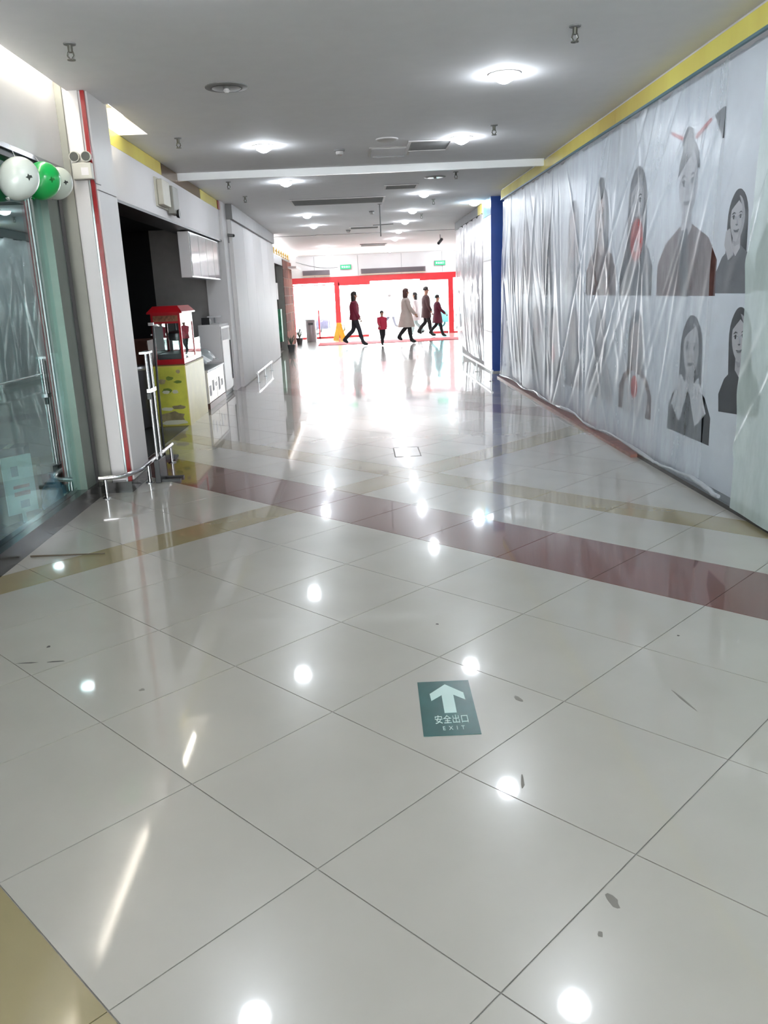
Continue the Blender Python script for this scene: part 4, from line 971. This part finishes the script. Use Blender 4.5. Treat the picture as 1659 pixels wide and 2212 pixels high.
# ================================================================== FLOOR SIGN
M_sg = mat('sign_green', (44, 88, 84), 0.25, var=0.12, scale=8); M_sm = mat('sign_mint', (186, 212, 204), 0.3, var=0.04)
e = thing('floor_exit_sign', (0.2925, 3.095, 0.0), 'dark green floor exit sign with a pale arrow and lettering', 'floor sign', rz=math.radians(-1.0))
pl = MB().box(-0.113, 0.113, -0.23, 0.23, 0.0002, 0.0022).build('plate', M_sg, e)
MB().prism([(0.006, 0.198), (-0.066, 0.115), (-0.063, 0.052), (-0.016, 0.100), (-0.016, -0.055), (0.034, -0.055), (0.034, 0.100), (0.081, 0.052), (0.079, 0.115)], 'z', 0.0022, 0.0028).build('arrow', M_sm, pl)
textmesh('lettering', '安全出口', 0.038, M_sm, pl, (0.008, -0.112, 0.0024), sx=0.92, sy=1.9, ext=0.0004)
textmesh('lettering', 'E  X  I  T', 0.028, M_sm, pl, (0.010, -0.178, 0.0024), sx=0.85, sy=1.5, ext=0.0004)

# ================================================================== PEOPLE
M_hairb = mat('hair_black', (34, 28, 28), 0.5, var=0.2); M_hairbr = mat('hair_brown', (84, 50, 46), 0.5, var=0.2)
M_shoe = mat('shoe_black', (36, 34, 36), 0.4)
def person(loc, H, heading, label, top, bottom, hair=M_hairb, stride=0.32, coat=None, hairlong=False, hat=None, arm=(0.25, -0.25), slim=1.0, lean=0.0, bag=None, look=0.0):
    """walks along local +x; one continuous skinned body, clothing and hair as children"""
    k = H/1.72
    J = {}; E_ = []; MATN = {}
    def j(n, p, r): J[n] = (Vector(p)*k, (r if isinstance(r, tuple) else (r, r)))
    hip = 0.90; ln = lean
    j('pelvis', (0, 0, 0.93), (0.135*slim, 0.115*slim)); j('waist', (ln*0.2, 0, 1.06), (0.125*slim, 0.105*slim)); j('chest', (ln*0.5, 0, 1.26), (0.15*slim, 0.115*slim)); j('collar', (ln*0.8, 0, 1.41), (0.085, 0.075))
    j('neck', (ln+0.015, 0, 1.47), 0.060); j('chin', (ln+0.03, 0, 1.545), (0.078, 0.084)); j('head', (ln+0.03, 0, 1.625), (0.090, 0.104)); j('crown', (ln+0.02, 0, 1.70), (0.058, 0.068))
    def leg(s, sd, st, bend):
        kx = st*0.55+bend*0.16; kz = 0.50+0.02*abs(st)
        fx = st-bend*0.22; fz = 0.075+bend*0.22
        j(sd+'hip', (0, s*0.085, 0.87), 0.112*slim); j(sd+'knee', (kx, s*0.085, kz), 0.078); j(sd+'calf', ((kx*0.6+fx*0.4)-0.015, s*0.085, kz*0.6+fz*0.4), 0.075); j(sd+'ankle', (fx, s*0.085, fz), 0.052)
        tp = -0.05*(1 if bend > 0.2 else 0)
        j(sd+'heel', (fx-0.03, s*0.085, max(0.045, fz-0.03)), 0.046); j(sd+'toe', (fx+0.15, s*0.09, max(0.042, fz-0.03+tp)), 0.044)
        E_.extend([('pelvis', sd+'hip'), (sd+'hip', sd+'knee'), (sd+'knee', sd+'calf'), (sd+'calf', sd+'ankle'), (sd+'ankle', sd+'heel'), (sd+'ankle', sd+'toe')])
    leg(-1, 'R', stride*0.95, 0.0); leg(1, 'L', -stride, 0.55)
    for s, sd, a in ((-1, 'R', arm[0]), (1, 'L', arm[1])):
        j(sd+'sho', (ln*0.7, s*0.175*slim, 1.375), 0.068*slim); ex, ez = ln*0.7+0.26*math.sin(a), 1.375-0.27*math.cos(a)
        j(sd+'elb', (ex, s*0.225*slim, ez), 0.047); a2 = a+0.30+max(0, a)*0.3
        wx, wz = ex+0.24*math.sin(a2), ez-0.24*math.cos(a2)
        j(sd+'wri', (wx, s*0.235*slim, wz), 0.033); j(sd+'palm', (wx+0.07*math.sin(a2), s*0.235*slim, wz-0.07*math.cos(a2)), (0.036, 0.028))
        E_.extend([('chest', sd+'sho'), (sd+'sho', sd+'elb'), (sd+'elb', sd+'wri'), (sd+'wri', sd+'palm')])
    E_.extend([('pelvis', 'waist'), ('waist', 'chest'), ('chest', 'collar'), ('collar', 'neck'), ('neck', 'chin'), ('chin', 'head'), ('head', 'crown')])
    names = list(J); me = bpy.data.meshes.new('skeleton'); me.from_pydata([J[n][0] for n in names], [(names.index(a), names.index(b)) for a, b in E_], [])
    tmp = bpy.data.objects.new('skeleton', me); COL.objects.link(tmp)
    sk = tmp.modifiers.new('skin', 'SKIN'); sk.use_smooth_shade = True
    if not me.skin_vertices: pass
    for i, n in enumerate(names):
        sv = me.skin_vertices[0].data[i]; sv.radius = (J[n][1][0]*k, J[n][1][1]*k); sv.use_root = (n == 'pelvis')
    sb = tmp.modifiers.new('sub', 'SUBSURF'); sb.levels = 2; sb.render_levels = 2
    dg = bpy.context.evaluated_depsgraph_get()
    body = bpy.data.meshes.new_from_object(tmp.evaluated_get(dg)); bpy.data.objects.remove(tmp)
    body.name = 'body'
    # fingers join the same mesh
    bm = bmesh.new(); bm.from_mesh(body); fm = MB()
    for sd, s, a in (('R', -1, arm[0]), ('L', 1, arm[1])):
        p = J[sd+'palm'][0]; w_ = J[sd+'wri'][0]; d = (p-w_).normalized(); fwd = Vector((d.z, 0, -d.x))*-1
        if fwd.x < 0: fwd = -fwd
        for q in range(4):
            o_ = p+fwd*(-0.024+0.016*q)*k+d*0.015*k; L = (0.052, 0.062, 0.066, 0.058)[q]*k
            fm.tube([o_, o_+d*L*0.55+Vector((0, -s*0.006*k, 0)), o_+d*L+Vector((0, -s*0.02*k, 0))+fwd*0.004*k], [0.0095*k, 0.0088*k, 0.006*k], 6)
        o_ = p-d*0.03*k+fwd*0.022*k
        fm.tube([o_, o_+(d*0.5+fwd).normalized()*0.03*k, o_+(d*1.0+fwd*0.8).normalized()*0.062*k], [0.011*k, 0.010*k, 0.007*k], 6)
    nz = J['chin'][0].lerp(J['head'][0], 0.55)+Vector((0.092*k, 0, 0))
    fm.ball(nz, (0.022*k, 0.014*k, 0.022*k), 8, 6)
    for s in (-1, 1): fm.ball(J['head'][0]+Vector((-0.005*k, s*0.094*k, -0.015*k)), (0.018*k, 0.010*k, 0.030*k), 8, 6)
    f2 = fm.mesh('f'); bm.from_mesh(f2); nb = len(body.polygons)
    bm.to_mesh(body); bm.free()
    mats = [M_skin, top, bottom, M_shoe]
    body.materials.clear()
    for m_ in mats: body.materials.append(m_)
    seg = {'skin': 0, 'top': 1, 'bottom': 2, 'shoe': 3}
    def kind(a, b):
        t = (a+b)
        if 'heel' in t or 'toe' in t: return 3
        if any(q in t for q in ('hip', 'knee', 'calf', 'ankle')): return 2
        if any(q in t for q in ('palm', 'neck', 'chin', 'head', 'crown')): return 0
        if 'pelvis' in t: return 2
        return 1
    segs = [(J[a][0], J[b][0], kind(a, b)) for a, b in E_]
    for i, p in enumerate(body.polygons):
        p.use_smooth = True
        if i >= nb: p.material_index = 0; continue
        c = p.center; best = None
        for (a, b, kd) in segs:
            ab = b-a; t = max(0, min(1, (c-a).dot(ab)/ab.dot(ab))); dd = (a+ab*t-c).length
            if best is None or dd < best[0]: best = (dd, kd)
        p.material_index = best[1]
    e = bpy.data.objects.new('person', body); COL.objects.link(e); e.location = loc; e.rotation_euler = (0, 0, heading)
    tag(e, label, 'person', 'people by the entrance')
    # jacket / coat shell
    if coat:
        hem, flare, m_ = coat
        rg = []
        prof = [(1.44, 0.085, 0.085), (1.40, 0.115, 0.19), (1.30, 0.155, 0.205), (1.15, 0.158, 0.195), (1.02, 0.150, 0.190)]
        z = 0.92
        while z > hem+0.02: prof.append((z, 0.165+flare*(1.02-z)*0.55, 0.195+flare*(1.02-z)*0.45)); z -= 0.12
        prof.append((hem, 0.165+flare*(1.02-hem)*0.55, 0.195+flare*(1.02-hem)*0.45))
        for (z, rx, ry) in prof:
            f = ln*max(0, (z-0.9)/0.6)
            rg.append([((f+rx*slim*math.cos(2*PI*q/24)*(1+0.03*math.sin(5*2*PI*q/24)*(1.1-z)))*k, ry*slim*math.sin(2*PI*q/24)*k, z*k) for q in range(24)])
        MB().rings(rg).build('coat', m_, e, smooth=True)
        for sd in ('R', 'L'):
            MB().tube([J[sd+'sho'][0], J[sd+'elb'][0], J[sd+'wri'][0]], [0.085*k*slim, 0.068*k, 0.055*k], 12).build('sleeve', m_, e, smooth=True)
    hc = J['head'][0]
    hb = MB()
    rg = []
    for i in range(9):
        ph = -0.35+i*(PI/2+0.35)/8
        rr = math.cos(ph); zz = math.sin(ph)
        rg.append([(hc.x+(-0.018+0.112*rr*math.cos(t)*(1 if math.cos(t) < 0.25 else (0.80 if zz < 0.55 else 1.0)))*k, hc.y+0.106*rr*math.sin(t)*k, hc.z+(0.010+0.106*zz)*k) for t in [2*PI*q/20 for q in range(20)]])
    hb.rings(rg)
    if hairlong:
        rg = []
        for (z, rx, ry, xo) in ((0.03, 0.07, 0.10, -0.04), (-0.06, 0.08, 0.115, -0.045), (-0.16, 0.075, 0.12, -0.05), (-0.24, 0.05, 0.10, -0.055)):
            rg.append([(hc.x+(xo+rx*math.cos(t))*k, hc.y+ry*math.sin(t)*k, hc.z+z*k) for t in [2*PI*q/16 for q in range(16)]])
        hb.rings(rg)
    hb.build('hair', hair, e, smooth=True)
    for s in (-1, 1):
        MB().ball(hc+Vector((0.088*k, s*0.034*k, -0.005*k)), (0.008*k, 0.012*k, 0.007*k), 8, 6).build('eye', M_blackm, e)
    MB().ball(J['chin'][0]+Vector((0.078*k, 0, 0.0)), (0.008*k, 0.022*k, 0.006*k), 8, 6).build('mouth', mat('lips', (150, 84, 80), 0.5), e)
    if hat: MB().ball(hc+Vector((-0.01*k, 0, 0.085*k)), (0.11*k, 0.105*k, 0.06*k), 16, 8).build('hat', hat, e, smooth=True)
    if bag:
        m_, off = bag; p = J['Rpalm'][0]
        bb = thing('handbag', loc, None, None)
    return e
M_mar = mat('jacket_maroon', (132, 28, 58), 0.6, var=0.12, scale=9); M_jean = mat('trousers_dark', (46, 46, 56), 0.7); M_blk = mat('leggings_black', (34, 32, 36), 0.7)
M_pink = mat('kid_red', (206, 40, 74), 0.6); M_coatw = mat('coat_cream', (206, 190, 182), 0.7); M_coatb = mat('coat_blue', (120, 124, 150), 0.7); M_brn = mat('coat_brown', (86, 64, 66), 0.7)
M_purp = mat('coat_purple', (92, 26, 52), 0.7); M_wht = mat('coat_white', (226, 214, 216), 0.7); M_pale = mat('trousers_pale', (190, 208, 212), 0.7)
person((-0.10, 27.7, 0), 1.73, 0.0, 'person in a maroon jacket and dark trousers striding past the entrance', M_mar, M_jean, stride=0.27, coat=(0.84, 0.12, M_mar), arm=(0.15, 0.0), hairlong=True)
person((0.78, 27.4, 0), 1.10, math.radians(-75), 'child in a red top and black leggings in front of the doorway', M_pink, M_blk, stride=0.20, coat=(0.80, 0.35, M_pink), arm=(0.5, -0.3))
person((1.60, 27.9, 0), 1.76, math.radians(10), 'person in a long cream coat with brown hair walking through the middle of the doorway', M_coatw, M_blk, hair=M_hairbr, stride=0.15, coat=(0.52, 0.42, M_coatw), hairlong=True, arm=(0.3, -0.1))
person((2.55, 31.4, 0), 1.80, math.radians(8), 'tall person in a dark brown coat behind the purple coat', M_brn, M_blk, stride=0.18, coat=(0.66, 0.1, M_brn), arm=(0.1, -0.15))
person((2.92, 30.9, 0), 1.50, math.radians(5), 'shorter person in a purple-maroon coat near the right red door post', M_purp, M_blk, stride=0.22, coat=(0.58, 0.25, M_purp), arm=(0.4, -0.2))
person((2.22, 32.3, 0), 1.62, math.radians(170), 'person in a white coat and pale trousers behind the tall dark figure', M_wht, M_pale, stride=0.2, coat=(0.62, 0.4, M_wht), hairlong=True)
person((1.60, 41.5, -0.004), 1.58, math.radians(20), 'person in a blue-grey coat walking outside beyond the doorway', M_coatb, M_jean, stride=0.28, coat=(0.55, 0.3, M_coatb))
person((4.35, 36.2, -0.004), 1.62, math.radians(120), 'person in pale clothes outside right of the doorway by the plastic', M_wht, M_blk, stride=0.22, coat=(0.7, 0.2, M_pale))
